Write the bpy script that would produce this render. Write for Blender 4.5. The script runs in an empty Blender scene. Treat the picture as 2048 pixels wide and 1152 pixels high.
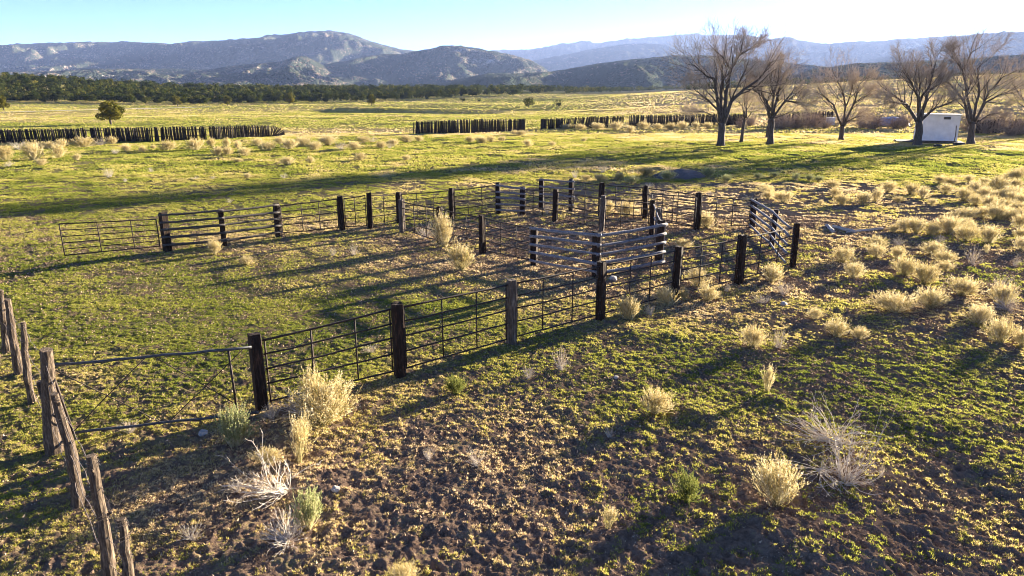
import bpy, math, random
import numpy as np
from mathutils import Vector, Matrix, Quaternion
R = math.radians
sc = bpy.context.scene
col = sc.collection
rnd = random.Random(11)
H = 6.2; F = 1365.0; PIT = R(16.3); CP, SP = math.cos(PIT), math.sin(PIT)
SUN_AZ = R(49.5); SUN_EL = R(9.6)

# ------------------------------------------------------------------ noise
def _hash(ix, iy, seed):
    h = (ix.astype(np.int64) * 374761393 + iy.astype(np.int64) * 668265263 + seed * 1442695041) & 0xffffffff
    h = ((h ^ (h >> 13)) * 1274126177) & 0xffffffff
    h = ((h ^ (h >> 16)) * 2246822519) & 0xffffffff
    return ((h ^ (h >> 15)) & 0xffffff).astype(np.float64) / 16777216.0
def vnoise(x, y, seed):
    ix = np.floor(x); iy = np.floor(y); fx = x - ix; fy = y - iy
    fx = fx * fx * (3 - 2 * fx); fy = fy * fy * (3 - 2 * fy)
    a = _hash(ix, iy, seed); b = _hash(ix + 1, iy, seed); c = _hash(ix, iy + 1, seed); d = _hash(ix + 1, iy + 1, seed)
    return (a + (b - a) * fx) * (1 - fy) + (c + (d - c) * fx) * fy
def fbm(x, y, seed, octv=4, gain=.5):
    s = 0; a = 1; t = 0
    for i in range(octv):
        c_, s_ = math.cos(i * 1.1), math.sin(i * 1.1)
        s = s + a * vnoise((x * c_ - y * s_) * 2 ** i + 17 * i, (x * s_ + y * c_) * 2 ** i, seed + i); t += a; a *= gain
    return s / t
def pits(x, y, cell, seed, rad, prob=.8):
    gx = np.floor(x / cell); gy = np.floor(y / cell); out = np.zeros_like(x)
    for dx in (-1, 0, 1):
        for dy in (-1, 0, 1):
            cx = gx + dx; cy = gy + dy
            jx = (cx + _hash(cx, cy, seed)) * cell; jy = (cy + _hash(cx, cy, seed + 1)) * cell
            am = _hash(cx, cy, seed + 2); rr = rad * (.6 + .8 * _hash(cx, cy, seed + 3))
            d = np.hypot(x - jx, y - jy) / rr
            g = np.where(am < prob, np.exp(-d ** 4 * 1.2) - .35 * np.exp(-(d - 1.35) ** 2 * 6), 0)
            out = out + g * (.4 + .6 * am)
    return out
def sst(a, b, v):
    t = np.clip((v - a) / (b - a), 0, 1); return t * t * (3 - 2 * t)

# ------------------------------------------------------------------ terrain
RISE_TX = np.array([-3, -.9, -.75, -.4, 0.0, .1, .22, .35, .5, .75, .95, 3])
BELT = lambda x, y, r: 3.6 * sst(300, 520, r) * (1 - sst(.0, .22, x / np.maximum(y, 1)))
RISE_V = np.array([5, 5, 1.2, 0, 0, .6, 4.5, 7.0, 9.5, 13.5, 16, 16.])
def hbase(x, y):
    x = np.asarray(x, float); y = np.asarray(y, float)
    r = np.hypot(x, y); tx = np.where(y > 1, x / np.maximum(y, 1), np.sign(x) * 3)
    z = np.interp(tx, RISE_TX, RISE_V) * sst(105, 420, r)
    z = z + BELT(x, y, r)
    w = sst(130, 200, r) * (1 - sst(700, 900, r))
    z = z + w * (fbm(x / 90, y / 90, 5, 3) - .5) * 2.2
    # gully bank beyond the picket fences
    z = z - 1.5 * np.exp(-((y - 205 - 6 * np.sin(x / 17)) / 7) ** 2) * sst(-62, -50, x) * (1 - sst(-18, 2, x))
    z = z + 1.1 * np.exp(-((y - 214 - 6 * np.sin(x / 17)) / 5) ** 2) * sst(-62, -50, x) * (1 - sst(-18, 2, x))
    # wooded rise at the far left
    z = z + 7.5 * np.exp(-(((x + 300) / 85) ** 2 + ((y - 330) / 110) ** 2))
    return z
_PC = {}
def P(px, py):
    u = (px - 1024) / F; v = (576 - py) / F
    d = (u, CP + v * SP, -SP + v * CP)
    t = 5.0
    if d[2] < -1e-4:
        t0 = H / -d[2]
        if t0 * d[1] < 100: return (t0 * d[0], t0 * d[1])
    k = (px, py)
    if k in _PC: return _PC[k]
    ta = 60 * 1.004 ** np.arange(1050); hit = H + ta * d[2] < hbase(ta * d[0], ta * d[1])
    prev = ta[max(0, int(np.argmax(hit)) - 1)] if hit.any() else ta[-1]
    _PC[k] = (float(prev * d[0]), float(prev * d[1])); return _PC[k]
def PH(px, py, D):      # point at forward distance D (y) seen at the pixel
    u = (px - 1024) / F; v = (576 - py) / F
    d = (u, CP + v * SP, -SP + v * CP); t = D / d[1]
    return Vector((t * d[0], D, H + t * d[2]))

# cover blobs: pixel centre, radii in metres, vegetation target
COV = [(1000,1080,3.6,2.2,.22),(700,1010,2.2,2.2,.36),(1300,980,3,2.2,.3),(1500,1120,3,2,.2),(1800,1080,3.5,2.4,.26),(2000,930,2.5,2.5,.34),
       (850,900,2.6,1.6,.42),(1150,850,2.6,1.6,.52),(450,1050,2,1.5,.5),(1030,475,4.6,3.6,.04),(1250,480,4,4,.3),(1700,420,11,9,.28),(1450,400,10,7,.33),
       (1950,560,5,5,.26),(1850,600,5,3,.3),(1200,365,12,5,.35),(1500,620,4,2.2,.45),(1420,560,4,1.5,.4),(600,480,7,5,.66),(680,580,6,3,.66),(350,620,6,4,.66),(1640,760,4,2.2,.5),(1850,780,4,2,.48),(1300,760,3,1.3,.5),(1500,350,12,5,.3)]
COVW = [(P(a,b), c, d, e) for a,b,c,d,e in COV]
def cover(x, y):
    veg = np.full_like(x, .62)
    num = np.zeros_like(x); den = np.full_like(x, .35)
    for (c, rx, ry, v) in COVW:
        w = np.exp(-(((x - c[0]) / rx) ** 2 + ((y - c[1]) / ry) ** 2)); num += w * v; den += w
    veg = (veg * .35 + num) / den
    veg = np.where(y > 47, np.maximum(veg, .72), veg)
    return veg
DRYW = [(P(a,b), c, d) for a,b,c,d in [(850,540,5,3),(620,480,8,4),(900,860,5,3),(1600,400,14,10),(1300,440,10,7),(350,960,2.5,2),(600,930,3,2.4),(1550,600,5,4),(1200,330,18,8)]]
LUSH = [(P(a,b), c, d) for a,b,c,d in [(1640,740,4,2),(1900,760,4,3),(1320,780,3,1.4),(300,600,6,4),(120,420,14,8),(520,640,5,3),(1600,320,20,8)]]
def dryness(x, y):
    d = np.full_like(x, .18)
    for (c, rx, ry) in DRYW: d = d + .5 * np.exp(-(((x - c[0]) / rx) ** 2 + ((y - c[1]) / ry) ** 2))
    # tan field beyond the picket fences
    r = np.hypot(x, y)
    tx = x / np.maximum(y, 1)
    d = np.where(r > 88, .22 + .35 * sst(.35, .62, fbm(x / 60, y / 14, 77, 3)) + .45 * np.exp(-(((x + 24) / 30) ** 2 + ((y - 103) / 12) ** 2)) + .5 * sst(.05, .25, tx) - .45 * np.exp(-(((x + 80) / 40) ** 2 + ((y - 105) / 18) ** 2)), d)
    for (c, rx, ry) in LUSH: d = d - .32 * np.exp(-(((x - c[0]) / rx) ** 2 + ((y - c[1]) / ry) ** 2))
    return np.clip(d, 0, 1)
MOUNDS = [(P(a,b), r, h) for a,b,r,h in [(1390,815,.55,.14),(1400,830,.4,.1),(1540,800,.4,.12),(1500,700,.5,.12),(1270,665,.6,.14),(1350,672,.5,.12),(1650,765,.7,.14),(1780,640,.9,.1),(1620,1085,.9,.2),(1500,1060,.5,.1),(1720,940,.8,.16),(1780,820,.7,.14),(1900,860,.8,.16),(1985,930,.7,.15),(1960,840,.6,.12),(640,960,.5,.1),(480,860,.4,.1),(1500,640,.6,.12),(700,760,.8,.1),(620,860,.6,.12)]]
def height(x, y, detail=True):
    z = hbase(x, y)
    r = np.hypot(x, y)
    z = z + (fbm(x / 5.5, y / 5.5, 21, 2) - .5) * (.09 + .07 * sst(35, 60, r))
    for (c, rr, h) in MOUNDS:
        d2 = ((x - c[0]) ** 2 + (y - c[1]) ** 2) / rr ** 2
        z = z + .6 * h * np.exp(-d2 * 1.3)
    pc = P(690, 560); pen = np.exp(-(((x - pc[0]) / 9) ** 2 + ((y - pc[1]) / 6.5) ** 2) ** 2)
    z = z + (1 - .45 * pen) * ((fbm(x / .8, y / .8, 31, 3) - .5) * .04 + (fbm(x / .24, y / .24, 33, 2) - .5) * .055 + (fbm(x / 1.1, y / 1.1, 37, 3) - .5) * .2 * sst(36, 55, r)) * (1 - sst(60, 120, r))
    if detail:
        m = (1 - sst(30, 48, r)) * (1 - .75 * pen); veg = cover(x, y)
        z = z - m * (.062 - .05 * veg) * pits(x, y, .25, 41, .066)
        z = z - m * (.03 - .02 * veg) * pits(x, y, .14, 61, .036, .7)
        z = z + m * (fbm(x / .11, y / .11, 51, 3) - .5) * (.085 - .06 * np.clip(veg, 0, 1))
        z = z + m * (fbm(x / .04, y / .04, 57, 2) - .5) * .02 * (1 - sst(8, 24, r))
    return z
def hz(x, y): return float(height(np.array([float(x)]), np.array([float(y)]), False)[0])
def G(px, py):
    x, y = P(px, py); return Vector((x, y, hz(x, y)))

# ------------------------------------------------------------------ object helpers
def tag(o, label=None, cat=None, group=None, kind=None):
    if label: o['label'] = label
    if cat: o['category'] = cat
    if group: o['group'] = group
    if kind: o['kind'] = kind
    return o
class MB:
    def __init__(s): s.v = []; s.f = []; s.m = []; s.c = []
    def add(s, vs, fs, mi=0, c=1.0):
        n = len(s.v); s.v.extend(vs); s.f.extend([tuple(i + n for i in f) for f in fs]); s.m.extend([mi] * len(fs)); s.c.extend([c] * len(vs))
    def mesh(s, name, mats, smooth=False):
        me = bpy.data.meshes.new(name); me.from_pydata([tuple(v) for v in s.v], [], s.f)
        for m in (mats if isinstance(mats, (list, tuple)) else [mats]): me.materials.append(m)
        me.polygons.foreach_set('material_index', s.m)
        if smooth: me.polygons.foreach_set('use_smooth', [True] * len(s.f))
        a = me.attributes.new('tint', 'FLOAT', 'POINT'); a.data.foreach_set('value', s.c)
        me.update(); return me
    def build(s, name, mats, parent=None, smooth=False):
        return link(bpy.data.objects.new(name, s.mesh(name, mats, smooth)), parent)
def link(o, parent=None):
    col.objects.link(o)
    if parent is not None: o.parent = parent
    return o
def empty(name, loc=(0, 0, 0), rz=0):
    o = bpy.data.objects.new(name, None); o.location = loc; o.rotation_euler = (0, 0, rz); o.empty_display_size = .2
    return link(o)
def copy_tree(o, parent=None):
    c = o.copy(); col.objects.link(c); c.parent = parent
    for ch in [q for q in bpy.data.objects if q.parent == o]: copy_tree(ch, c)
    return c
def tube(mb, pts, rad, sides=6, mi=0, c=1.0, cap=True, wob=0, rr=None):
    pts = [Vector(p) for p in pts]; n = len(pts)
    if not hasattr(rad, '__len__'): rad = [rad] * n
    vs = []; fs = []
    t = (pts[1] - pts[0]).normalized(); ref = Vector((0, 0, 1)) if abs(t.z) < .9 else Vector((1, 0, 0))
    a = t.cross(ref).normalized()
    for i in range(n):
        t = (pts[min(i + 1, n - 1)] - pts[max(i - 1, 0)])
        if t.length < 1e-9: t = Vector((0, 0, 1))
        t.normalize(); a = (a - t * a.dot(t)); a = a.normalized() if a.length > 1e-6 else t.orthogonal().normalized(); b = t.cross(a)
        for k in range(sides):
            w = rad[i] * (1 + (rr.uniform(-wob, wob) if wob else 0)); g = 2 * math.pi * k / sides
            vs.append(pts[i] + (a * math.cos(g) + b * math.sin(g)) * w)
    for i in range(n - 1):
        for k in range(sides):
            k2 = (k + 1) % sides; fs.append((i * sides + k, i * sides + k2, (i + 1) * sides + k2, (i + 1) * sides + k))
    if cap: fs.append(tuple(range(sides - 1, -1, -1))); fs.append(tuple((n - 1) * sides + k for k in range(sides)))
    mb.add(vs, fs, mi, c)
def box(mb, c, sx, sy, sz, rot=None, mi=0):
    vs = [Vector((x * sx / 2, y * sy / 2, z * sz / 2)) for x in (-1, 1) for y in (-1, 1) for z in (-1, 1)]
    if rot is not None: vs = [rot @ v for v in vs]
    mb.add([v + Vector(c) for v in vs], [(0, 1, 3, 2), (4, 6, 7, 5), (0, 4, 5, 1), (2, 3, 7, 6), (0, 2, 6, 4), (1, 5, 7, 3)], mi)

# ------------------------------------------------------------------ materials
def mat(name):
    m = bpy.data.materials.new(name); m.use_nodes = True; nt = m.node_tree; nt.nodes.clear()
    o = nt.nodes.new('ShaderNodeOutputMaterial'); return m, nt, o
def N(nt, t, **kw):
    n = nt.nodes.new('ShaderNode' + t)
    for k, v in kw.items():
        if k in n.inputs: n.inputs[k].default_value = v
        else: setattr(n, k, v)
    return n
def L(nt, a, b): nt.links.new(a, b)
def ramp(nt, fac, stops):
    n = nt.nodes.new('ShaderNodeValToRGB'); e = n.color_ramp.elements
    while len(e) < len(stops): e.new(.5)
    for i, (p, c) in enumerate(stops): e[i].position = p; e[i].color = (c[0], c[1], c[2], 1)
    L(nt, fac, n.inputs[0]); return n.outputs[0]
def mixc(nt, fac, a, b, mode='MIX'):
    n = nt.nodes.new('ShaderNodeMix'); n.data_type = 'RGBA'; n.blend_type = mode
    for i, v in ((0, fac), (6, a), (7, b)):
        if hasattr(v, 'is_output'): L(nt, v, n.inputs[i])
        else: n.inputs[i].default_value = v if i == 0 else (*v, 1)
    return n.outputs[2]
def coordn(nt, scale, src='Object'):
    tc = N(nt, 'TexCoord'); mp = N(nt, 'Mapping'); mp.inputs['Scale'].default_value = scale
    L(nt, tc.outputs[src], mp.inputs[0]); return mp.outputs[0]
def noise(nt, vec, s, det=4, rough=.6):
    n = N(nt, 'TexNoise', Scale=s, Detail=det, Roughness=rough); L(nt, vec, n.inputs['Vector']); return n.outputs['Fac']
def wood(name, c0, c1, c2, sc_=(8, 8, 1.2), top=None):
    m, nt, o = mat(name); v = coordn(nt, sc_)
    n1 = noise(nt, v, 3.0, 6, .7); c = ramp(nt, n1, [(.3, c0), (.5, c1), (.72, c2)])
    if top:
        tc = N(nt, 'TexCoord'); sp = N(nt, 'SeparateXYZ'); L(nt, tc.outputs['Object'], sp.inputs[0])
        n2 = noise(nt, v, .8, 3); ad = N(nt, 'Math', operation='ADD'); L(nt, sp.outputs[2], ad.inputs[0]); L(nt, n2, ad.inputs[1])
        f = ramp(nt, ad.outputs[0], [(0, (0, 0, 0)), (1, (1, 1, 1))])
        mr = N(nt, 'MapRange'); mr.inputs[1].default_value = top[0]; mr.inputs[2].default_value = top[1]; L(nt, ad.outputs[0], mr.inputs[0])
        c = mixc(nt, mr.outputs[0], c, top[2])
    b = N(nt, 'BsdfPrincipled', Roughness=.9); L(nt, c, b.inputs['Base Color'])
    b.inputs['Specular IOR Level'].default_value = .25
    bp = N(nt, 'Bump', Strength=.7, Distance=.02); L(nt, n1, bp.inputs['Height']); L(nt, bp.outputs[0], b.inputs['Normal'])
    L(nt, b.outputs[0], o.inputs[0]); return m
M = {}
M['tie'] = wood('creosote_wood', (.008, .005, .004), (.02, .012, .008), (.085, .045, .026))
M['tie_pale'] = wood('weathered_tie', (.02, .015, .011), (.09, .07, .055), (.24, .2, .16))
M['log'] = wood('grey_log', (.07, .066, .068), (.18, .175, .185), (.33, .32, .34), (6, 6, 6))
M['log_dark'] = wood('dark_log', (.03, .025, .022), (.07, .062, .055), (.15, .135, .12), (6, 6, 6))
M['picket'] = wood('picket_wood', (.01, .008, .007), (.028, .022, .018), (.08, .065, .052))
M['cedar'] = wood('cedar_post', (.025, .018, .013), (.09, .065, .045), (.26, .2, .14), (14, 14, 2))
M['bark'] = wood('cottonwood_bark', (.03, .024, .02), (.075, .06, .05), (.15, .12, .1), (4, 4, 1))
M['white_wood'] = wood('bleached_wood', (.2, .18, .16), (.4, .37, .33), (.6, .57, .52), (8, 8, 8))
def simple(name, c, rough=.7, metal=0, var=.3, s=8):
    m, nt, o = mat(name); v = coordn(nt, (1, 1, 1)); n = noise(nt, v, s, 5)
    cc = ramp(nt, n, [(.3, [k * (1 - var) for k in c]), (.7, [min(1, k * (1 + var)) for k in c])])
    b = N(nt, 'BsdfPrincipled', Roughness=rough, Metallic=metal); L(nt, cc, b.inputs['Base Color']); L(nt, b.outputs[0], o.inputs[0]); return m
M['pipe'] = simple('rusty_pipe', (.035, .022, .016), .75, .2, .5, 20)
M['pipe_grey'] = simple('galvanised_pipe', (.07, .073, .08), .55, .4, .4, 14)
M['wire'] = simple('old_wire', (.16, .13, .11), .6, .5)
M['white_paint'] = simple('white_paint', (.76, .76, .76), .6, 0, .12, 1.3)
M['roofing'] = simple('pale_roofing', (.55, .55, .56), .7, 0, .12, 4)
M['dark'] = simple('dark_opening', (.05, .045, .04), .8)
M['plank'] = simple('plank_deck', (.05, .04, .03), .85, 0, .4, 6)
M['rubber'] = simple('black_rubber', (.02, .02, .02), .8)
M['tarp'] = simple('blue_tarp', (.22, .27, .4), .5, 0, .2)
M['stone'] = simple('pale_stone', (.38, .34, .3), .9, 0, .2)
M['gravel'] = simple('grey_soil', (.13, .105, .1), 1, 0, .35, 5)
M['road'] = simple('road_surface', (.4, .38, .37), .9, 0, .1, .3)
def leafy(name, stops, trans=.4, src='tint'):
    m, nt, o = mat(name)
    a = N(nt, 'Attribute'); a.attribute_name = src
    oi = N(nt, 'ObjectInfo'); mr = N(nt, 'MapRange'); mr.inputs[3].default_value = -.12; mr.inputs[4].default_value = .12
    L(nt, oi.outputs['Random'], mr.inputs[0]); ad = N(nt, 'Math', operation='ADD'); L(nt, a.outputs['Fac'], ad.inputs[0]); L(nt, mr.outputs[0], ad.inputs[1])
    c = ramp(nt, ad.outputs[0], stops)
    d = N(nt, 'BsdfDiffuse'); t = N(nt, 'BsdfTranslucent'); L(nt, c, d.inputs[0]); L(nt, c, t.inputs[0])
    mx = N(nt, 'MixShader', Fac=trans); L(nt, d.outputs[0], mx.inputs[1]); L(nt, t.outputs[0], mx.inputs[2]); L(nt, mx.outputs[0], o.inputs[0]); return m
M['grass'] = leafy('ground_weeds', [(0, (.15, .19, .03)), (.3, (.32, .33, .06)), (.55, (.46, .42, .1)), (.8, (.58, .45, .2)), (1, (.66, .52, .32))], .5)
M['litter'] = leafy('dry_litter', [(0, (.07, .045, .03)), (.5, (.26, .18, .12)), (1, (.55, .42, .28))], .15)
M['seed'] = leafy('straw_seed_heads', [(0, (.42, .3, .1)), (.5, (.68, .53, .24)), (1, (.84, .76, .5))], .5)
M['stem'] = leafy('pale_stems', [(0, (.2, .19, .07)), (.5, (.42, .36, .18)), (1, (.7, .62, .42))], .35)
M['dead'] = leafy('bleached_stems', [(0, (.4, .34, .28)), (.5, (.6, .54, .46)), (1, (.75, .7, .62))], .2)
M['sage'] = leafy('grey_green_leaf', [(0, (.18, .22, .08)), (.5, (.34, .37, .16)), (1, (.5, .5, .26))], .45)
M['greenb'] = leafy('bright_green_leaf', [(0, (.08, .1, .02)), (.5, (.17, .19, .05)), (1, (.3, .3, .1))], .4)
M['juniper'] = leafy('juniper_leaf', [(0, (.012, .02, .006)), (.4, (.03, .042, .01)), (.75, (.075, .08, .016)), (1, (.17, .15, .03))], .28)
M['juniper_y'] = leafy('yellow_juniper_leaf', [(0, (.03, .04, .008)), (.5, (.1, .095, .015)), (1, (.24, .19, .03))], .3)
M['twig'] = leafy('cottonwood_twigs', [(0, (.27, .22, .18)), (.5, (.46, .39, .32)), (1, (.64, .56, .47))], .35)
M['brush'] = leafy('bare_brush', [(0, (.2, .15, .12)), (.5, (.36, .28, .22)), (1, (.48, .39, .31))], .25)

def ground_mat():
    m, nt, o = mat('ground_soil_and_turf')
    v = coordn(nt, (1, 1, 1)); at = N(nt, 'Attribute'); at.attribute_name = 'cover'; sp = N(nt, 'SeparateColor'); L(nt, at.outputs['Color'], sp.inputs[0])
    n_big = noise(nt, v, .35, 4); n_mid = noise(nt, v, 2.2, 5, .65); n_fine = noise(nt, v, 14, 5, .7)
    soil = ramp(nt, n_mid, [(.3, (.13, .082, .052)), (.5, (.26, .17, .115)), (.7, (.42, .295, .205))])
    soil = mixc(nt, .5, soil, ramp(nt, n_fine, [(.3, (.07, .048, .034)), (.7, (.38, .27, .2))]))
    straw = ramp(nt, n_fine, [(.3, (.2, .15, .07)), (.7, (.4, .31, .15))])
    green = ramp(nt, n_mid, [(.3, (.075, .09, .02)), (.5, (.13, .14, .035)), (.72, (.22, .21, .07))])
    veg = mixc(nt, sp.outputs[1], green, straw)
    # coverage = veg + noise
    def madd(a, k, b):
        q = N(nt, 'Math', operation='MULTIPLY_ADD'); L(nt, a, q.inputs[0]); q.inputs[1].default_value = k
        if hasattr(b, 'is_output'): L(nt, b, q.inputs[2])
        else: q.inputs[2].default_value = b
        return q.outputs[0]
    q = madd(n_fine, 1.6, -.8); q = madd(n_mid, 1.4, q); q2 = N(nt, 'Math', operation='ADD'); L(nt, q, q2.inputs[0]); L(nt, sp.outputs[0], q2.inputs[1])
    mr = N(nt, 'MapRange'); mr.inputs[1].default_value = 1.15; mr.inputs[2].default_value = 1.5; L(nt, q2.outputs[0], mr.inputs[0])
    c = mixc(nt, mr.outputs[0], soil, veg)
    far = mixc(nt, sp.outputs[1], ramp(nt, n_big, [(.3, (.15, .17, .03)), (.7, (.26, .26, .07))]), ramp(nt, n_big, [(.3, (.34, .25, .12)), (.7, (.5, .38, .2))]))
    c = mixc(nt, sp.outputs[2], c, far)
    b = N(nt, 'BsdfDiffuse', Roughness=1); L(nt, c, b.inputs[0])
    n_cr = noise(nt, v, 34, 4, .7); bp0 = N(nt, 'Bump', Strength=.9, Distance=.03); L(nt, n_cr, bp0.inputs['Height'])
    bp = N(nt, 'Bump', Strength=.8, Distance=.05); L(nt, n_fine, bp.inputs['Height']); L(nt, bp0.outputs[0], bp.inputs['Normal'])
    n_tuft = noise(nt, v, 1.3, 6, .75); bp2 = N(nt, 'Bump', Strength=1, Distance=.35); L(nt, n_tuft, bp2.inputs['Height']); L(nt, bp.outputs[0], bp2.inputs['Normal'])
    ms = N(nt, 'Math', operation='MULTIPLY'); L(nt, sp.outputs[2], ms.inputs[0]); ms.inputs[1].default_value = .35; L(nt, ms.outputs[0], bp2.inputs['Strength'])
    L(nt, bp2.outputs[0], b.inputs['Normal'])
    L(nt, b.outputs[0], o.inputs[0]); return m
M['ground'] = ground_mat()

# ------------------------------------------------------------------ ground: one sheet, fine near the corral, coarse far away
def np_mesh(name, V, Fc, mats, smooth=True):
    me = bpy.data.meshes.new(name); k = Fc.shape[1]
    me.vertices.add(len(V)); me.vertices.foreach_set('co', V.astype(np.float32).ravel())
    me.loops.add(Fc.size); me.loops.foreach_set('vertex_index', Fc.astype(np.int32).ravel())
    me.polygons.add(len(Fc)); me.polygons.foreach_set('loop_start', np.arange(0, Fc.size, k, dtype=np.int32))
    try: me.polygons.foreach_set('loop_total', np.full(len(Fc), k, dtype=np.int32))
    except Exception: pass
    for m in mats: me.materials.append(m)
    me.polygons.foreach_set('use_smooth', np.full(len(Fc), smooth)); me.update(calc_edges=True); return me
def build_ground():
    th = np.concatenate([np.radians(np.arange(-180, -44, 4.0)), np.radians(np.linspace(-43, 43, 1350)), np.radians(np.arange(46, 180, 4.0))])
    rs = [.5, 4, 9, 13]; r = 15.5
    while r < 46: rs.append(r); r += .034 if r < 27 else .05
    while r < 9000: rs.append(r); r *= 1.012
    rs = np.array(rs); nt_, nr = len(th), len(rs)
    X = np.outer(rs, np.sin(th)); Y = np.outer(rs, np.cos(th)) - 10
    x = X.ravel(); y = Y.ravel(); z = height(x, y)
    veg = cover(x, y); dry = dryness(x, y); far = sst(60, 120, np.hypot(x, y))
    ii = np.arange(nr - 1)[:, None] * nt_; jj = np.arange(nt_)[None, :]; j2 = (jj + 1) % nt_
    Fc = np.stack([ii + jj, ii + j2, ii + nt_ + j2, ii + nt_ + jj], -1).reshape(-1, 4)[:, ::-1]
    me = np_mesh('ground', np.stack([x, y, z], 1), Fc, [M['ground']])
    ca = me.attributes.new('cover', 'FLOAT_COLOR', 'POINT')
    ca.data.foreach_set('color', np.stack([veg, dry, far, np.ones_like(veg)], 1).astype(np.float32).ravel())
    o = link(bpy.data.objects.new('ground', me)); tag(o, kind='structure')
build_ground()

# ------------------------------------------------------------------ ground weeds and turf (stuff)
def build_grass():
    g = np.random.default_rng(5); VV = []; TT = []; base = 0; FF = []
    zones = [(6.5, 20, 560000, .026, 5), (19, 52, 640000, .052, 4), (50, 100, 300000, .12, 5), (98, 210, 100000, .2, 4), (205, 480, 60000, .36, 4)]
    for (y0, y1, n, s, K) in zones:
        y = np.sqrt(g.uniform(y0 ** 2, y1 ** 2, n)); x = g.uniform(-.86, .86, n) * (y + 3)
        veg = cover(x, y); dry = dryness(x, y)
        sc1 = .16 if s < .04 else (.38 if s < .1 else 1.6 if s < .2 else 5)
        nz = fbm(x / sc1, y / sc1, 91, 4, .6); nb = fbm(x / 1.4, y / 1.4, 95, 2)
        if s > .25: z_ok = hbase(x, y)
        keep = (nz * 1.15 + nb * .35) + veg * .5 > 1.03 + g.uniform(-.1, .1, n) - (.06 if s > .1 else 0)
        x = x[keep]; y = y[keep]; dry = dry[keep]; n = len(x); z = height(x, y)
        pc = P(690, 560); pen = np.exp(-(((x - pc[0]) / 9) ** 2 + ((y - pc[1]) / 6.5) ** 2) ** 2); big = s * g.uniform(.6, 1.5, n) * (1 - .25 * pen)
        tint = np.clip(.3 + dry * .6 + (fbm(x / 2.4, y / 2.4, 99, 3) - .5) * 1.1 + (.5 - veg[keep]) * .35 + g.normal(0, .15, n), 0, 1)
        bx = np.repeat(x, K); by = np.repeat(y, K); bz = np.repeat(z, K); bs = np.repeat(big, K); bt = np.repeat(tint, K) + g.normal(0, .05, n * K)
        a = g.uniform(0, 2 * np.pi, n * K); off = g.uniform(0, .75, n * K) * bs; ox = bx + off * np.cos(a); oy = by + off * np.sin(a)
        a2 = g.uniform(0, 2 * np.pi, n * K); lean = g.uniform(.3, 1.5, n * K); hh = bs * g.uniform(.5, 1.0, n * K) * (1 if s < .1 else .8); w = bs * g.uniform(.14, .3, n * K)
        wa = a2 + g.uniform(.6, 2.4, n * K)
        v0 = np.stack([ox - w * np.cos(wa), oy - w * np.sin(wa), bz - .006], 1); v1 = np.stack([ox + w * np.cos(wa), oy + w * np.sin(wa), bz - .006], 1)
        v2 = np.stack([ox + hh * lean * np.cos(a2), oy + hh * lean * np.sin(a2), bz + hh], 1)
        V = np.stack([v0, v1, v2], 1).reshape(-1, 3); m = len(V)
        VV.append(V); TT.append(np.repeat(np.clip(bt, 0, 1), 3)); FF.append(np.arange(base, base + m).reshape(-1, 3)); base += m
    me = np_mesh('grass', np.concatenate(VV), np.concatenate(FF), [M['grass']], False)
    a = me.attributes.new('tint', 'FLOAT', 'POINT'); a.data.foreach_set('value', np.concatenate(TT).astype(np.float32))
    tag(link(bpy.data.objects.new('grass', me)), 'short yellow green weeds and turf over bare soil', 'grass', kind='stuff')
    print('grass tris', base // 3)
build_grass()
def build_litter():
    g = np.random.default_rng(6); n = 420000; y = np.sqrt(g.uniform(6.5 ** 2, 34 ** 2, n)); x = g.uniform(-.86, .86, n) * (y + 3)
    nz = fbm(x / .5, y / .5, 191, 3); k = nz > .4 + g.uniform(-.12, .12, n); k &= g.uniform(0, 1, n) > sst(.5, .8, cover(x, y)) * .85; x = x[k]; y = y[k]; n = len(x); z = height(x, y)
    s = g.uniform(.008, .026, n) * (1 + y / 30); a = g.uniform(0, 6.28, n); b = a + g.uniform(1.2, 2.4, n); up = g.uniform(.2, 1.3, n) * s
    v0 = np.stack([x, y, z - .003], 1); v1 = np.stack([x + s * np.cos(a), y + s * np.sin(a), z + up], 1); v2 = np.stack([x + s * np.cos(b), y + s * np.sin(b), z + .3 * up], 1)
    V = np.stack([v0, v1, v2], 1).reshape(-1, 3); me = np_mesh('plant_litter', V, np.arange(len(V)).reshape(-1, 3), [M['litter']], False)
    at = me.attributes.new('tint', 'FLOAT', 'POINT'); at.data.foreach_set('value', np.repeat(np.clip(g.normal(.45, .25, n), 0, 1), 3).astype(np.float32))
    tag(link(bpy.data.objects.new('plant_litter', me)), 'dry crumbs of soil and dead plant litter over the near ground', 'litter', kind='stuff')
build_litter()

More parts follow.
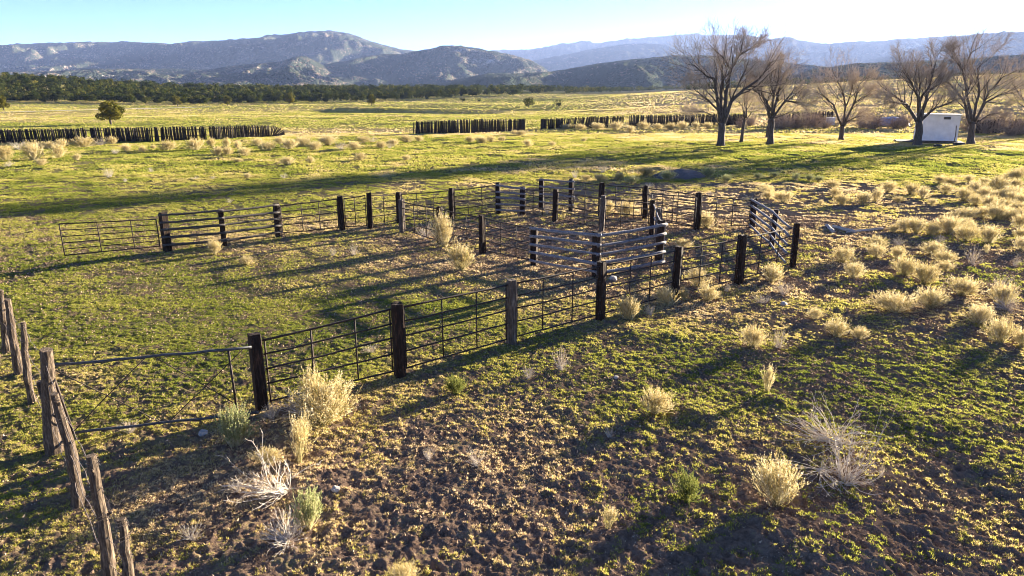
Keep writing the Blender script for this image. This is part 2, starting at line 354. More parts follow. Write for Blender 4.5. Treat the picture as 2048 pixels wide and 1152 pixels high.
# ------------------------------------------------------------------ mountains (heightfield ridges with gullies)
def mtn_mat(name, dens, scrub, soilc, pale, sc_=.03):
    m, nt, o = mat(name); v = coordn(nt, (1, 1, 1))
    vo = N(nt, 'TexVoronoi', Scale=sc_ * 7); L(nt, v, vo.inputs['Vector'])
    vo2 = N(nt, 'TexVoronoi', Scale=sc_ * 4); L(nt, v, vo2.inputs['Vector'])
    n1 = noise(nt, v, .0035, 6, .65); n2 = noise(nt, v, .012, 5, .7)
    mn = N(nt, 'Math', operation='MINIMUM'); L(nt, vo.outputs[0], mn.inputs[0]); L(nt, vo2.outputs[0], mn.inputs[1])
    ad = N(nt, 'Math', operation='MULTIPLY_ADD'); L(nt, n2, ad.inputs[0]); ad.inputs[1].default_value = 1.3; L(nt, mn.outputs[0], ad.inputs[2])
    mr = N(nt, 'MapRange'); mr.inputs[1].default_value = dens; mr.inputs[2].default_value = dens + .12; L(nt, ad.outputs[0], mr.inputs[0])
    g = N(nt, 'NewGeometry'); spn = N(nt, 'SeparateXYZ'); L(nt, g.outputs['Position'], spn.inputs[0])
    cmb = N(nt, 'CombineXYZ'); 
    for i, k in ((0, .0018), (1, .0018), (2, .02)):
        q = N(nt, 'Math', operation='MULTIPLY'); L(nt, spn.outputs[i], q.inputs[0]); q.inputs[1].default_value = k; L(nt, q.outputs[0], cmb.inputs[i])
    st = noise(nt, cmb.outputs[0], 1.6, 5, .6)
    pm = ramp(nt, st, [(.56, (0, 0, 0)), (.66, (1, 1, 1))])
    so = mixc(nt, pm, soilc, pale); c = mixc(nt, mr.outputs[0], scrub, so)
    b = N(nt, 'BsdfDiffuse'); L(nt, c, b.inputs[0])
    bp = N(nt, 'Bump', Strength=1, Distance=5.0); L(nt, mn.outputs[0], bp.inputs['Height']); bp.invert = True; L(nt, bp.outputs[0], b.inputs['Normal'])
    L(nt, b.outputs[0], o.inputs[0]); return m
MT = mtn_mat('scrub_covered_rock', 1.18, (.04, .05, .034), (.2, .15, .12), (.5, .41, .35))
MT2 = mtn_mat('dense_scrub_slope', 1.25, (.04, .05, .03), (.15, .12, .09), (.34, .28, .22))
MT3 = mtn_mat('far_forest_slope', 1.2, (.05, .06, .055), (.11, .1, .09), (.2, .18, .17), .02)
def mountain(prof, D, depth, m, seed, gul, nx=520, nt_=120, foot=-3.0, rough=1.0, label=None):
    xs = np.array([p[0] for p in prof], float); ys = np.array([p[1] for p in prof], float)
    px = np.linspace(xs[0], xs[-1], nx)
    py = np.interp(px, xs, ys); k = np.ones(5) / 5; py = np.convolve(np.pad(py, 2, 'edge'), k, 'valid')
    tx = (px - 1024) / F / (CP + (576 - py) / F * SP)      # x / y
    te = (-SP + (576 - py) / F * CP) / (CP + (576 - py) / F * SP)
    t = np.linspace(0, 1.6, nt_)
    Dc = D * (1 + .05 * (fbm(px / 160, px * 0 + seed, seed, 3) - .5))
    T, TX = np.meshgrid(t, tx, indexing='ij')
    _, TE = np.meshgrid(t, te, indexing='ij'); _, DD = np.meshgrid(t, Dc, indexing='ij')
    Yy = DD - depth * (1 - T); Xx = TX * DD + (TX * (Yy - DD)) * .85
    crest = TE * DD + H
    front = np.clip(T, 0, 1)
    prof_h = np.where(T <= 1, .25 * front + .75 * front ** 2.0 * (1.6 - .6 * front), 1 - (T - 1) ** 1.2 * .9)
    u = Xx / gul; w = Yy / gul
    rd = 1 - np.abs(2 * fbm(u + .6 * fbm(u, w, seed + 9, 2), w * .55, seed + 1, 5, .55) - 1)
    z = foot + (crest - foot) * prof_h
    env = np.sin(np.pi * np.clip(T, 0, 1)) ** .7 * (T <= 1)
    z = z + env * (rd - .74) * (crest - foot) * 1.25 * rough
    bench = np.sin(np.pi * np.clip(T, 0, 1)) * (fbm(u * .5, w * 1.3, seed + 30, 3) - .5) * (crest - foot) * .5
    z = z + bench * (T <= 1) + (fbm(Xx / 22, Yy / 22, seed + 50, 3) - .5) * D / 420 
    z = np.minimum(z, np.maximum(crest * (Yy / DD) * .985, foot) + (T > .97) * 9999)
    # fall away at both ends
    n = len(t); V = np.stack([Xx, Yy, z], -1).reshape(-1, 3)
    i = np.arange(n - 1)[:, None] * nx; j = np.arange(nx - 1)[None, :]
    Fc = np.stack([i + j, i + j + 1, i + nx + j + 1, i + nx + j], -1).reshape(-1, 4)
    me = np_mesh('mountain', V, Fc, [m], True); o = link(bpy.data.objects.new('mountain', me))
    tag(o, label, kind='structure'); return o
mountain([(-420,98),(-200,95),(0,90),(100,85),(200,84),(300,84),(340,88),(400,82),(470,80),(520,74),(560,70),(600,64),(655,61),(690,65),(715,72),(740,82),(800,98),(860,106),(930,125),(1010,160)], 3900, 1500, MT, 101, 380, 700, 150, label='long pale scrubby ridge on the left with blunt peak')
mountain([(-420,150),(0,144),(120,142),(215,137),(330,138),(420,140),(450,133),(520,128),(570,122),(585,115),(600,112),(622,118),(660,138),(690,150),(720,166),(760,185)], 2100, 900, MT, 211, 210, 520, 110, label='low foothills with small butte below the left ridge')
mountain([(600,150),(655,128),(740,112),(800,108),(850,98),(880,93),(905,92),(930,94),(990,105),(1040,114),(1065,122),(1085,134),(1110,150),(1160,178)], 2500, 900, MT, 307, 260, 520, 120, label='rounded middle mountain with pale cliffs on its right')
mountain([(930,116),(990,100),(1060,99),(1130,87),(1165,83),(1200,86),(1250,78),(1300,74),(1340,70),(1392,66),(1410,70),(1450,69),(1500,70),(1540,78),(1600,95),(1700,120)], 6600, 1400, MT3, 401, 500, 400, 90, rough=.8, label='farthest blue mountain range')
mountain([(960,160),(1010,140),(1080,118),(1150,105),(1200,95),(1260,86),(1330,88),(1380,96),(1430,101),(1470,88),(1520,78),(1580,75),(1605,82),(1650,87),(1700,83),(1760,82),(1830,76),(1900,72),(1990,68),(2200,70),(2450,80)], 4900, 1500, MT3, 503, 450, 600, 110, rough=.8, label='hazy blue ridge behind the bare trees')
mountain([(1600,172),(1680,136),(1730,122),(1800,105),(1850,90),(1900,77),(1950,68),(2048,62),(2200,56),(2450,60)], 3500, 1100, MT3, 607, 380, 400, 100, rough=.7, label='sunlit hazy shoulder rising at the right edge')
mountain([(780,195),(860,172),(920,158),(973,147),(1040,147),(1103,143),(1160,134),(1212,126),(1280,118),(1350,112),(1420,112),(1500,118),(1600,128),(1700,140),(1800,160)], 1700, 700, MT2, 709, 200, 500, 100, label='dark scrubby foothill rising to the right of centre')
mountain([(1500,190),(1560,158),(1620,139),(1716,126),(1800,124),(1900,119),(2048,108),(2200,100),(2450,95)], 950, 380, MT2, 811, 130, 400, 90, rough=.5, label='dark wooded low ridge behind the right field')

# ------------------------------------------------------------------ world, sun, camera, haze
w = bpy.data.worlds.new('World'); sc.world = w; w.use_nodes = True; wn = w.node_tree
bg = wn.nodes['Background']; sky = wn.nodes.new('ShaderNodeTexSky'); sky.sky_type = 'NISHITA'; sky.sun_disc = False
sky.sun_elevation = SUN_EL; sky.sun_rotation = SUN_AZ; sky.altitude = 1800; sky.air_density = .38; sky.dust_density = .4; sky.ozone_density = 3.5
wn.links.new(sky.outputs[0], bg.inputs[0]); bg.inputs[1].default_value = .05
sl = bpy.data.lights.new('sun', 'SUN'); sl.energy = 5; sl.angle = R(.53); sl.color = (1, .86, .66)
so = link(bpy.data.objects.new('sun', sl)); dv = Vector((math.sin(SUN_AZ) * math.cos(SUN_EL), math.cos(SUN_AZ) * math.cos(SUN_EL), math.sin(SUN_EL)))
so.rotation_euler = dv.to_track_quat('Z', 'Y').to_euler(); so.location = dv * 50
cam = bpy.data.cameras.new('camera'); co = link(bpy.data.objects.new('camera', cam)); co.location = (0, 0, H); co.rotation_euler = (R(90) - PIT, 0, 0)
cam.lens = F / 2048 * 36; cam.sensor_width = 36; cam.clip_end = 30000; cam.clip_start = .1; sc.camera = co
sc.cycles.filter_width = 1.0; sc.view_settings.view_transform = 'Standard'; sc.view_settings.look = 'None'; sc.view_settings.exposure = 3.05; sc.view_settings.gamma = 1
def haze():
    mb = MB(); box(mb, (0, 4000, 305), 20000, 12000, 630)
    m, nt, o = mat('air'); v = N(nt, 'VolumePrincipled'); v.inputs['Color'].default_value = (.4, .55, 1, 1); v.inputs['Density'].default_value = 5.5e-5
    v.inputs['Anisotropy'].default_value = .2; L(nt, v.outputs[0], o.inputs['Volume'])
    tag(mb.build('haze', m), 'thin pale blue haze over the valley', 'haze', kind='stuff')
haze()

# ------------------------------------------------------------------ fences
def htop(px, py, ptop):   # height of something standing at pixel (px,py) whose top shows at row ptop
    x, y = P(px, py); return max(.3, PH(px, ptop, y).z - hz(x, y))
def tie_post(parent, p, h, r=.11, m='tie', lean=(0, 0), seed=0, rz=None):
    q = random.Random(seed * 7 + 3); mb = MB(); n = 9
    rz = q.uniform(-.5, .5) + .9 if rz is None else rz
    sx = r * q.uniform(.9, 1.1); sy = r * q.uniform(.9, 1.1); ch = .18
    ring = [(-1, -1 + ch), (-1 + ch, -1), (0, -1.0), (1 - ch, -1), (1, -1 + ch), (1.0, 0), (1, 1 - ch), (1 - ch, 1), (0, 1.0), (-1 + ch, 1), (-1, 1 - ch), (-1.0, 0)]
    jit = [q.uniform(.92, 1.04) for _ in ring]; vs = []; fs = []; k = len(ring)
    for i in range(n):
        z = -.25 + (h + .25) * i / (n - 1); sc_ = 1 if i < n - 1 else .93
        for a, (cx, cy) in enumerate(ring):
            j = jit[a] * q.uniform(.97, 1.03) * sc_
            vs.append(Vector((cx * sx * j, cy * sy * j, z + (q.uniform(-.018, .012) if i == n - 1 else 0))))
    for i in range(n - 1):
        for a in range(k): b = (a + 1) % k; fs.append((i * k + a, i * k + b, (i + 1) * k + b, (i + 1) * k + a))
    vs.append(Vector((0, 0, h - .012))); c = len(vs) - 1
    for a in range(k): fs.append(((n - 1) * k + a, (n - 1) * k + (a + 1) % k, c))
    mb.add(vs, fs); o = mb.build('post', M[m], parent); o.location = p - parent.location; o.rotation_euler = (lean[0], lean[1], rz)
    return o
def pipe_panel(parent, a, b, za, zb, rails=5, ups=2, r=.02, m='pipe', name='pipe_panel', seed=0, low=.16, off=0):
    """a, b: ground points; za, zb: top heights above ground."""
    q = random.Random(seed); L0 = parent.location
    d = (b - a).normalized(); a = a + d * .14; b = b - d * .14
    mb = MB()
    for i in range(rails):
        f = i / (rails - 1); f = f ** .9
        pa = a + Vector((0, 0, low + (za - low) * f)) ; pb = b + Vector((0, 0, low + (zb - low) * f))
        pts = [pa.lerp(pb, t / 5) + Vector((q.uniform(-.006, .006), q.uniform(-.006, .006), q.uniform(-.012, .008) - .01 * math.sin(math.pi * t / 5))) - L0 for t in range(6)]
        tube(mb, pts, r if i < rails - 1 else r * 1.2, 6)
    o = mb.build(name, M[m], parent, True)
    fr = [.012] + [(k + 1) / (ups + 1) + q.uniform(-.03, .03) for k in range(ups)] + [.988]
    for f in fr:
        u = MB(); g = a.lerp(b, f); zt = za + (zb - za) * f
        tube(u, [g + Vector((0.001, 0.024, low - .02)) - L0, g + Vector((0, .024, (zt + low) / 2)) - L0, g + Vector((0, .024, zt)) - L0], r * .95, 6)
        u.build('upright', M[m], o, True)
    return o
def log_rail(parent, pa, pb, r, seed, m='log', name='rail'):
    q = random.Random(seed); mb = MB(); n = 12; pts = []; rad = []; sag = q.uniform(-.02, .035); big = q.uniform(.85, 1.15); tp = q.uniform(.75, 1.2)
    for i in range(n):
        t = i / (n - 1); p = pa.lerp(pb, t); p = p + Vector((q.uniform(-.008, .008), q.uniform(-.008, .008), -sag * math.sin(math.pi * t) + q.uniform(-.006, .006)))
        pts.append(p - parent.location); rad.append(r * big * (1 + (tp - 1) * t) * q.uniform(.93, 1.08))
    tube(mb, pts, rad, 9, wob=.06, rr=q); return mb.build(name, M[m], parent, True)
def log_bay(parent, a, b, za, zb, n=5, r=.05, seed=0, side=(0, 0), low=.22, m='log', ext=.14):
    d = (b - a); d.z = 0; d.normalize(); s = Vector((side[0], side[1], 0)); a2 = a - d * ext; b2 = b + d * ext
    for i in range(n):
        f = i / (n - 1)
        q = random.Random(seed * 13 + i)
        log_rail(parent, a2 + s + Vector((0, 0, low + (za - low) * f + q.uniform(-.03, .03))), b2 + s + Vector((0, 0, low + (zb - low) * f + q.uniform(-.03, .03))), r, seed * 31 + i, m)

PH_ = 1.68
def post_list(parent, arr, seed=0, r=.11):
    out = []
    for i, it in enumerate(arr):
        px, py, pt = it[:3]; m = it[3] if len(it) > 3 else 'tie'
        p = G(px, py); h = htop(px, py, pt); tie_post(parent, p, h, r * (it[4] if len(it) > 4 else 1), m, (rnd.uniform(-.02, .02), rnd.uniform(-.02, .02)), seed + i)
        out.append((p, h))
    return out
def fence(name, label, arr, group, seed):
    p0 = G(arr[0][0], arr[0][1]); e = empty(name, p0); tag(e, label, 'fence', group); return e, post_list(e, arr, seed)

# front run
fr, fp = fence('pipe_fence', 'long near pipe fence on thick dark posts across the front of the corral', [(525,822,667),(800,753,606),(1023,688,559,'tie_pale'),(1200,638,523),(1350,597,493,'tie'),(1478,567,470),(1585,534,447)], None, 10)
for i in range(6): pipe_panel(fr, fp[i][0], fp[i + 1][0], fp[i][1] * (.93 if i else .9), fp[i + 1][1] * .93, 5, 2, .019, seed=40 + i)
# end log fence at the right
e, pp = fence('log_fence', 'short bleached log rail fence closing the right end of the corral', [(1504,456,397),(1543,493,419)], None, 30)
log_bay(e, pp[0][0], pp[1][0], pp[0][1] * .97, pp[1][1] * .95, 5, .047, 3, (-.14, -.05), .2)
log_bay(e, pp[1][0], fp[6][0] + Vector((-.15, 0, 0)), pp[1][1] * .95, fp[6][1] * .92, 5, .047, 4, (-.14, -.05), .2, ext=.02)
# back right run
br, bp_ = fence('pipe_fence', 'rear pipe fence running right behind the pens to the bleached log end', [(1201,432,365),(1289,438,371),(1393,458,385)], None, 50)
Bp = [bp_[0], bp_[1], bp_[2], pp[0]]
for i in range(3): pipe_panel(br, Bp[i][0], Bp[i + 1][0], Bp[i][1] * .93, Bp[i + 1][1] * .93, 5, 2, .022, seed=60 + i)
# rear log fence
e2, rp = fence('log_fence', 'small two-post log rail fence at the far back of the corral', [(1083,415,357),(1142,421,358)], None, 70)
log_bay(e2, rp[0][0], rp[1][0], rp[0][1] * .97, rp[1][1] * .95, 4, .055, 7, (0, -.15), .35)
pipe_panel(br, rp[1][0], Bp[0][0], rp[1][1] * .93, Bp[0][1] * .93, 5, 1, .022, seed=64)
# left back run: log fence then pipe fence
e3, lp = fence('log_fence', 'three-post log rail fence beside the far left gate', [(336,503,425,'tie',1.15),(449,491,418),(558,474,407,'tie',1.1)], None, 80)
log_bay(e3, lp[0][0], lp[1][0], lp[0][1] * .97, lp[1][1] * .97, 5, .047, 8, (0.05, -.15), .25, 'log_dark')
log_bay(e3, lp[1][0], lp[2][0], lp[1][1] * .97, lp[2][1] * .97, 5, .047, 9, (0.05, -.15), .25, 'log_dark')
e4, kp = fence('pipe_fence', 'pipe fence along the back of the left pen to its far corner post', [(685,461,392),(740,457,385),(799,446,384),(905,438,376),(997,427,365)], None, 90)
Kp = [lp[2]] + kp
for i in range(5): pipe_panel(e4, Kp[i][0], Kp[i + 1][0], Kp[i][1] * .92, Kp[i + 1][1] * .92, 5, 1 if i in (1, 2) else 2, .021, seed=100 + i)
# short log fence far corner
e5, cp = fence('log_fence', 'short log rail fence turning right from the far corner post', [(1045,428,373)], None, 110)
log_bay(e5, kp[4][0], cp[0][0], kp[4][1] * .93, cp[0][1] * .95, 5, .055, 11, (0, -.14), .2)
# alley line
e6, ap = fence('pipe_fence', 'middle pipe fence through the narrow alley between the pens', [(1110,442,378),(1203,462,391,'tie_pale'),(1303,470,400,'tie')], None, 120)
Ap = [cp[0]] + ap
for i in range(3): pipe_panel(e6, Ap[i][0], Ap[i + 1][0], Ap[i][1] * .92, Ap[i + 1][1] * .9, 5, 2, .02, seed=130 + i)
# cross fence
e7, xp = fence('pipe_fence', 'inner pipe fence crossing from the back run to the log pen', [(805,466,398,'tie_pale'),(880,490,413),(965,507,430)], None, 140)
# log pen
e8, mp_ = fence('log_fence', 'weathered log rail pen corner in the middle of the corral', [(1068,529,453),(1193,553,463,'tie',1.2),(1316,531,440)], None, 150)
tie_post(e8, G(1314, 490), 1.55, .1, 'tie_pale', seed=33)
Xp = xp + [mp_[0]]
for i in range(3): pipe_panel(e7, Xp[i][0], Xp[i + 1][0], Xp[i][1] * .93, Xp[i + 1][1] * .93, 5, 2, .02, seed=160 + i)
log_bay(e8, mp_[0][0], mp_[1][0], mp_[0][1] * .97, mp_[1][1] * .93, 5, .05, 16, (-.04, -.16), .2)
log_bay(e8, mp_[1][0], mp_[2][0], mp_[1][1] * .93, mp_[2][1] * .93, 5, .05, 17, (.08, -.16), .2)
mb = MB(); bpos = G(1323, 528); box(mb, bpos - e8.location + Vector((0.02, -.02, .72)), .09, .04, 1.5, Quaternion((0, 0, 1), .5).to_matrix()); mb.build('board', M['log'], e8)
# rails from pen corner to the post pair
log_rail(e8, G(1318, 528) + Vector((0, 0, 1.45)), G(1304, 472) + Vector((0, 0, 1.4)), .03, 77); log_rail(e8, G(1320, 520) + Vector((0, 0, 1.05)), G(1306, 474) + Vector((0, 0, .9)), .03, 78)
# gates
def gate(name, label, a, b, za, zb, low, rails, m, r, seed):
    e = empty(name, a); tag(e, label, 'gate'); mb = MB(); 
    A0 = Vector((0, 0, low)); A1 = Vector((0, 0, za)); B = b - a; B0 = B + Vector((0, 0, low)); B1 = B + Vector((0, 0, zb))
    for p, q in ((A0, A1), (B0, B1), (A0, B0), (A1, B1)): tube(mb, [p, p.lerp(q, .33), p.lerp(q, .66), q], r, 7)
    mb.build('frame', M[m], e, True)
    for i in range(1, rails - 1):
        f = i / (rails - 1); k = MB(); tube(k, [A0.lerp(A1, f), B0.lerp(B1, f)], r * .8, 6); k.build('bar', M['pipe'], e, True)
    return e, A0, A1, B0, B1
a = G(132, 523); b = G(330, 503)
g1, A0, A1, B0, B1 = gate('pipe_gate', 'rusty six-bar pipe gate at the far left end of the corral', a, b + (a - b).normalized() * .15, htop(132, 523, 448), htop(330, 503, 438) , .22, 6, 'pipe', .022, 1)
for f in (.37, .72):
    k = MB(); tube(k, [A0.lerp(B0, f) + Vector((0, .03, 0)), A1.lerp(B1, f) + Vector((0, .03, 0))], .018, 6); k.build('upright', M['pipe'], g1, True)
# leaning gate at alley
a = G(1301, 447); b = G(1388, 462)
g2, A0, A1, B0, B1 = gate('pipe_gate', 'dark pipe gate standing against the rear fence beside the alley posts', a, b, 1.45, 1.5, .2, 6, 'pipe', .026, 2)
k = MB(); tube(k, [A0.lerp(B0, .5) + Vector((0, .03, 0)), A1.lerp(B1, .5) + Vector((0, .03, 0))], .02, 6); k.build('upright', M['pipe'], g2, True)
# near left gate: long silver top pipe, wire braces
gp = G(105, 905); gt = htop(105, 905, 705)
a = G(148, 893); b = G(520, 836); za = .98; 
za = PH(112, 732, a.y).z - a.z; la = PH(140, 866, a.y).z - a.z; zb = PH(515, 694, b.y).z - b.z; lb = .1
e9 = empty('wire_gate', a); tag(e9, 'long near gate of two grey pipes with crossed wire braces', 'gate')
A0 = Vector((0, 0, max(.08, la))); A1 = Vector((-.18, 0, za)); Bv = b - a; B0 = Bv + Vector((0, 0, lb)); B1 = Bv + Vector((0, 0, zb))
def bent(p, q, n, j, s):
    r_ = random.Random(s); return [p.lerp(q, i / n) + Vector((r_.uniform(-j, j), r_.uniform(-j, j), r_.uniform(-j, j))) for i in range(n + 1)]
for p, q, s in ((A1, B1, 1), (A0, B0, 2)):
    k = MB(); tube(k, bent(p, q, 9, .012, s), .026, 7); k.build('top_pipe' if s == 1 else 'bottom_pipe', M['pipe_grey'], e9, True)
for f in (.01, .875):
    k = MB(); tube(k, [A0.lerp(B0, f), A1.lerp(B1, f)], .022, 6); k.build('upright', M['pipe'], e9, True)
for f0, f1 in ((0, .46), (.46, 0), (.5, .96), (.96, .5)):
    k = MB(); tube(k, bent(A1.lerp(B1, f0), A0.lerp(B0, f1), 5, .012, int(f0 * 50) + 3), .009, 5); k.build('brace_wire', M['pipe'], e9, True)
# small inner stub post seen behind the front fence
e10 = empty('stub_post', G(627, 735)); tag(e10, 'thin dark stub post leaning inside the near fence', 'post')
k = MB(); tube(k, [Vector((0, 0, -.1)), Vector((.01, 0, .4)), Vector((0.02, .01, .75))], [.035, .033, .03], 8, wob=.08, rr=random.Random(4)); k.build('stake', M['tie'], e10)
k = MB(); tube(k, [Vector((.02, 0, .72)), Vector((-1.0, -.5, .15))], .01, 5); k.build('brace_wire', M['wire'], e10)

# old wire fence at the left: crooked cedar posts
def cedar(parent, pb, pt, h, r, seed):
    q = random.Random(seed); mb = MB(); n = 11; pts = []; rad = []; x0, y0 = P(*pb); z0 = hz(x0, y0)
    top = PH(pt[0], pt[1], y0 - .05); base = Vector((x0, y0, z0)); top.z = min(top.z, z0 + 2.2)
    bx, by = q.uniform(-.05, .05), q.uniform(-.05, .05)
    for i in range(n):
        t = i / (n - 1); p = (base - Vector((0, 0, .2))).lerp(top, t) + Vector((bx, by, 0)) * math.sin(math.pi * t * 1.3) + Vector((q.uniform(-.012, .012), q.uniform(-.012, .012), 0))
        pts.append(p - parent.location); rad.append(r * (1.25 - .5 * t) * q.uniform(.9, 1.1))
    tube(mb, pts, rad, 10, wob=.1, rr=q)
    for k_ in range(3):
        i = q.randint(3, n - 2); d = Vector((q.uniform(-1, 1), q.uniform(-1, 1), .5)).normalized(); tube(mb, [pts[i], pts[i] + d * r * 1.9], [r * .35, r * .2], 6)
    return mb.build('post', M['cedar'], parent), base, top
e11 = empty('wire_fence', G(155, 1012)); tag(e11, 'old barbed wire fence of crooked grey cedar posts at the left edge', 'fence')
cps = [((262,1200),(243,1040),.062),((224,1190),(183,910),.068),((155,1012),(115,787),.075),((107,905),(91,698),.12),((66,805),(43,645),.068),((40,748),(13,598),.085),((12,705),(0,580),.075),((-60,640),(-75,540),.07),((-140,600),(-150,505),.07)]
cres = [cedar(e11, a_, b_, 0, r_, 300 + i) for i, (a_, b_, r_) in enumerate(cps)]
tie = tie_post(e11, G(122, 893), 1.35, .08, 'tie_pale', seed=91, lean=(0, -.06))
for lev in (.93, .72, .5, .3):
    for i in range(len(cres) - 1):
        p = cres[i][1].lerp(cres[i][2], lev); q_ = cres[i + 1][1].lerp(cres[i + 1][2], lev + rnd.uniform(-.06, .03)); mb = MB(); pts = []
        for t in range(9):
            f = t / 8; pts.append(p.lerp(q_, f) + Vector((rnd.uniform(-.02, .02), rnd.uniform(-.02, .02), -.12 * math.sin(math.pi * f) + rnd.uniform(-.02, .02))) - e11.location)
        tube(mb, pts, .0042, 4, cap=False)
        for t in range(1, 8):
            c = pts[t]; tube(mb, [c + Vector((-.015, 0, -.02)), c + Vector((.015, .01, .02))], .004, 3, cap=False)
        mb.build('barbed_wire', M['wire'], e11)
# wire wraps round the posts
for (o_, b_, t_) in cres[:7]:
    for f in (.55, .75, .93):
        mb = MB(); c = b_.lerp(t_, f) - e11.location; pts = [c + Vector((math.cos(g / 8 * 2 * math.pi * 2) * .085, math.sin(g / 8 * 2 * math.pi * 2) * .085, g * .012)) for g in range(9)]; tube(mb, pts, .004, 4, cap=False)
        mb.build('wire_wrap', M['wire'], e11)

# picket fences
def picket_fence(label, pts, tops, seed, gap=0, lean=None, collapse=None):
    q = random.Random(seed); W = [G(*p) for p in pts]; Hs = [htop(p[0], p[1], t) for p, t in zip(pts, tops)]
    e = empty('picket_fence', W[0]); tag(e, label, 'fence', 'weathered picket fences across the meadow')
    for s in range(len(W) - 1):
        a_, b_ = W[s], W[s + 1]; Ld = (b_ - a_).length; ns = max(1, round(Ld / 5.0))
        for k in range(ns):
            f0, f1 = k / ns, (k + 1) / ns; A = a_.lerp(b_, f0); B = a_.lerp(b_, f1); n = int((B - A).length / .17); mb = MB()
            d = (B - A).normalized(); nrm = Vector((-d.y, d.x, 0))
            ln = q.uniform(-.03, .03) + (lean(s, k) if lean else 0)
            for i in range(n):
                if q.random() < .05 + gap: continue
                f = (i + .5) / n; c = A.lerp(B, f); c.z = hz(c.x, c.y); h = (Hs[s] + (Hs[s + 1] - Hs[s]) * (f0 + (f1 - f0) * f)) * q.uniform(.92, 1.03); r_ = q.uniform(.075, .11)
                tl = ln + q.uniform(-.05, .05); top = c + d * tl * h + nrm * q.uniform(-.05, .05) * h + Vector((0, 0, h))
                tube(mb, [c - Vector((0, 0, .15)) - W[0], c.lerp(top, .5) - W[0], top - W[0]], [r_, r_ * .95, r_ * .8], 5, wob=.1, rr=q)
            mb.build('picket_panel', M['picket'], e)
            for zf in (.3, .78):
                mb = MB(); h0 = (Hs[s] + Hs[s + 1]) / 2 * zf
                tube(mb, [A + nrm * .1 + Vector((0, 0, h0 + q.uniform(-.1, .1))) - W[0], B + nrm * .1 + Vector((0, 0, h0 + q.uniform(-.1, .1))) - W[0]], .05, 6); mb.build('rail', M['picket'], e)
    if collapse:
        c0 = W[-1]; d = (W[-1] - W[-2]).normalized()
        mb = MB()
        for i in range(15):
            f = i / 14; c = c0 + d * f * .9 + Vector((0, q.uniform(-.4, .4), 0)); h = Hs[-1]; an = .25 + 1.15 * f
            top = c + d * h * math.sin(an) + Vector((0, q.uniform(-.5, .3), h * math.cos(an) * .95 + .05)); tube(mb, [c - W[0], top - W[0]], .06, 5, wob=.1, rr=q)
        mb.build('fallen_pickets', M['picket'], e)
    return e
picket_fence('long dark picket fence at the left with its right end fallen over', [(-90,288),(0,286),(150,284),(300,283),(420,279),(540,273)], [263,259,256,254,252,250], 1, collapse=True)
picket_fence('short straight dark picket fence standing alone in the middle of the meadow', [(826,268),(940,265),(1050,260)], [243,239,237], 2)
picket_fence('leaning picket fence with gaps between the middle fence and bare trees', [(1081,259),(1130,257),(1180,256),(1246,254)], [237,236,233,231], 3, lean=lambda s, k: (.0, .22, .1)[s])
picket_fence('picket fence right of the narrow gap running behind the tallest bare tree', [(1258,253),(1340,252),(1430,251),(1490,249)], [230,229,228,227], 4)
picket_fence('broken picket fence behind the second and third bare trees', [(1545,251),(1600,250),(1665,248)], [228,224,222], 5, gap=.08)
picket_fence('picket fence remnant at the right edge behind brush', [(1950,268),(2000,268),(2110,269)], [240,238,236], 6, gap=.15)

# ------------------------------------------------------------------ shed and its clutter
sb = G(1868, 284); D = sb.y
def shed():
    e = empty('shed', sb); tag(e, 'white boxy shed with flat roof on a low plank deck between trees', 'shed')
    rz = Quaternion((0, 0, 1), -.42).to_matrix(); W_, Dp, Hh = 4.3, 2.3, 2.95
    mb = MB(); box(mb, (0, 0, Hh / 2 + .28), W_, Dp, Hh, rz); mb.build('wall', M['white_paint'], e)
    mb = MB()
    for i in range(11): box(mb, rz @ Vector((-W_ / 2 + .2 + i * (W_ - .4) / 10, -Dp / 2 - .012, Hh / 2 + .28)), .05, .02, Hh - .15, rz)
    mb.build('batten', M['white_paint'], e)
    mb = MB(); box(mb, (0, 0, Hh + .34), W_ + .3, Dp + .3, .12, rz); mb.build('roof', M['roofing'], e)
    mb = MB(); box(mb, rz @ Vector((.8, -Dp / 2 - .03, Hh - .05)), .7, .05, .28, rz); mb.build('vent', M['dark'], e)
    mb = MB(); box(mb, rz @ Vector((-W_ / 2 - .03, 0, 1.25)), .05, .85, 1.9, rz); d_ = mb.build('door', M['white_paint'], e)
    mb = MB(); box(mb, rz @ Vector((-W_ / 2 - .08, .3, 1.2)), .05, .05, .12, rz); mb.build('handle', M['pipe'], d_)
    mb = MB()
    for i in range(6): box(mb, rz @ Vector((-.6, -1.6 + i * .62, .12)), 7.0, .56, .1, rz)
    mb.build('deck', M['plank'], e)
    for sx in (-1, 1):
        mb = MB(); box(mb, rz @ Vector((sx * 2.2, 0, .22)), .2, 2.5, .1, rz); mb.build('skid', M['tie'], e)
shed()
def tyre(px, py, label):
    p = G(px, py); e = empty('tyre', p); tag(e, label, 'tyre'); mb = MB(); n = 20; vs = []; fs = []; R0, r0 = .34, .12
    for i in range(n):
        a = 2 * math.pi * i / n
        for j in range(8):
            b = 2 * math.pi * j / 8; q = R0 + r0 * math.cos(b) * .9; vs.append(Vector((q * math.cos(a), q * math.sin(a), .13 + r0 * math.sin(b))))
    for i in range(n):
        for j in range(8): fs.append((i * 8 + j, ((i + 1) % n) * 8 + j, ((i + 1) % n) * 8 + (j + 1) % 8, i * 8 + (j + 1) % 8))
    mb.add(vs, fs); mb.build('tread', M['rubber'], e, True)
tyre(1875, 294, 'old black tyre lying in front of the white shed'); tyre(1914, 291, 'black tyre leaning by the foot of the rightmost bare tree'); tyre(1921, 290, 'second black tyre close against the rightmost bare tree')
p = G(1905, 288); e = empty('leaning_plank', p); tag(e, 'orange brown plank leaning near the right end of the shed', 'plank')
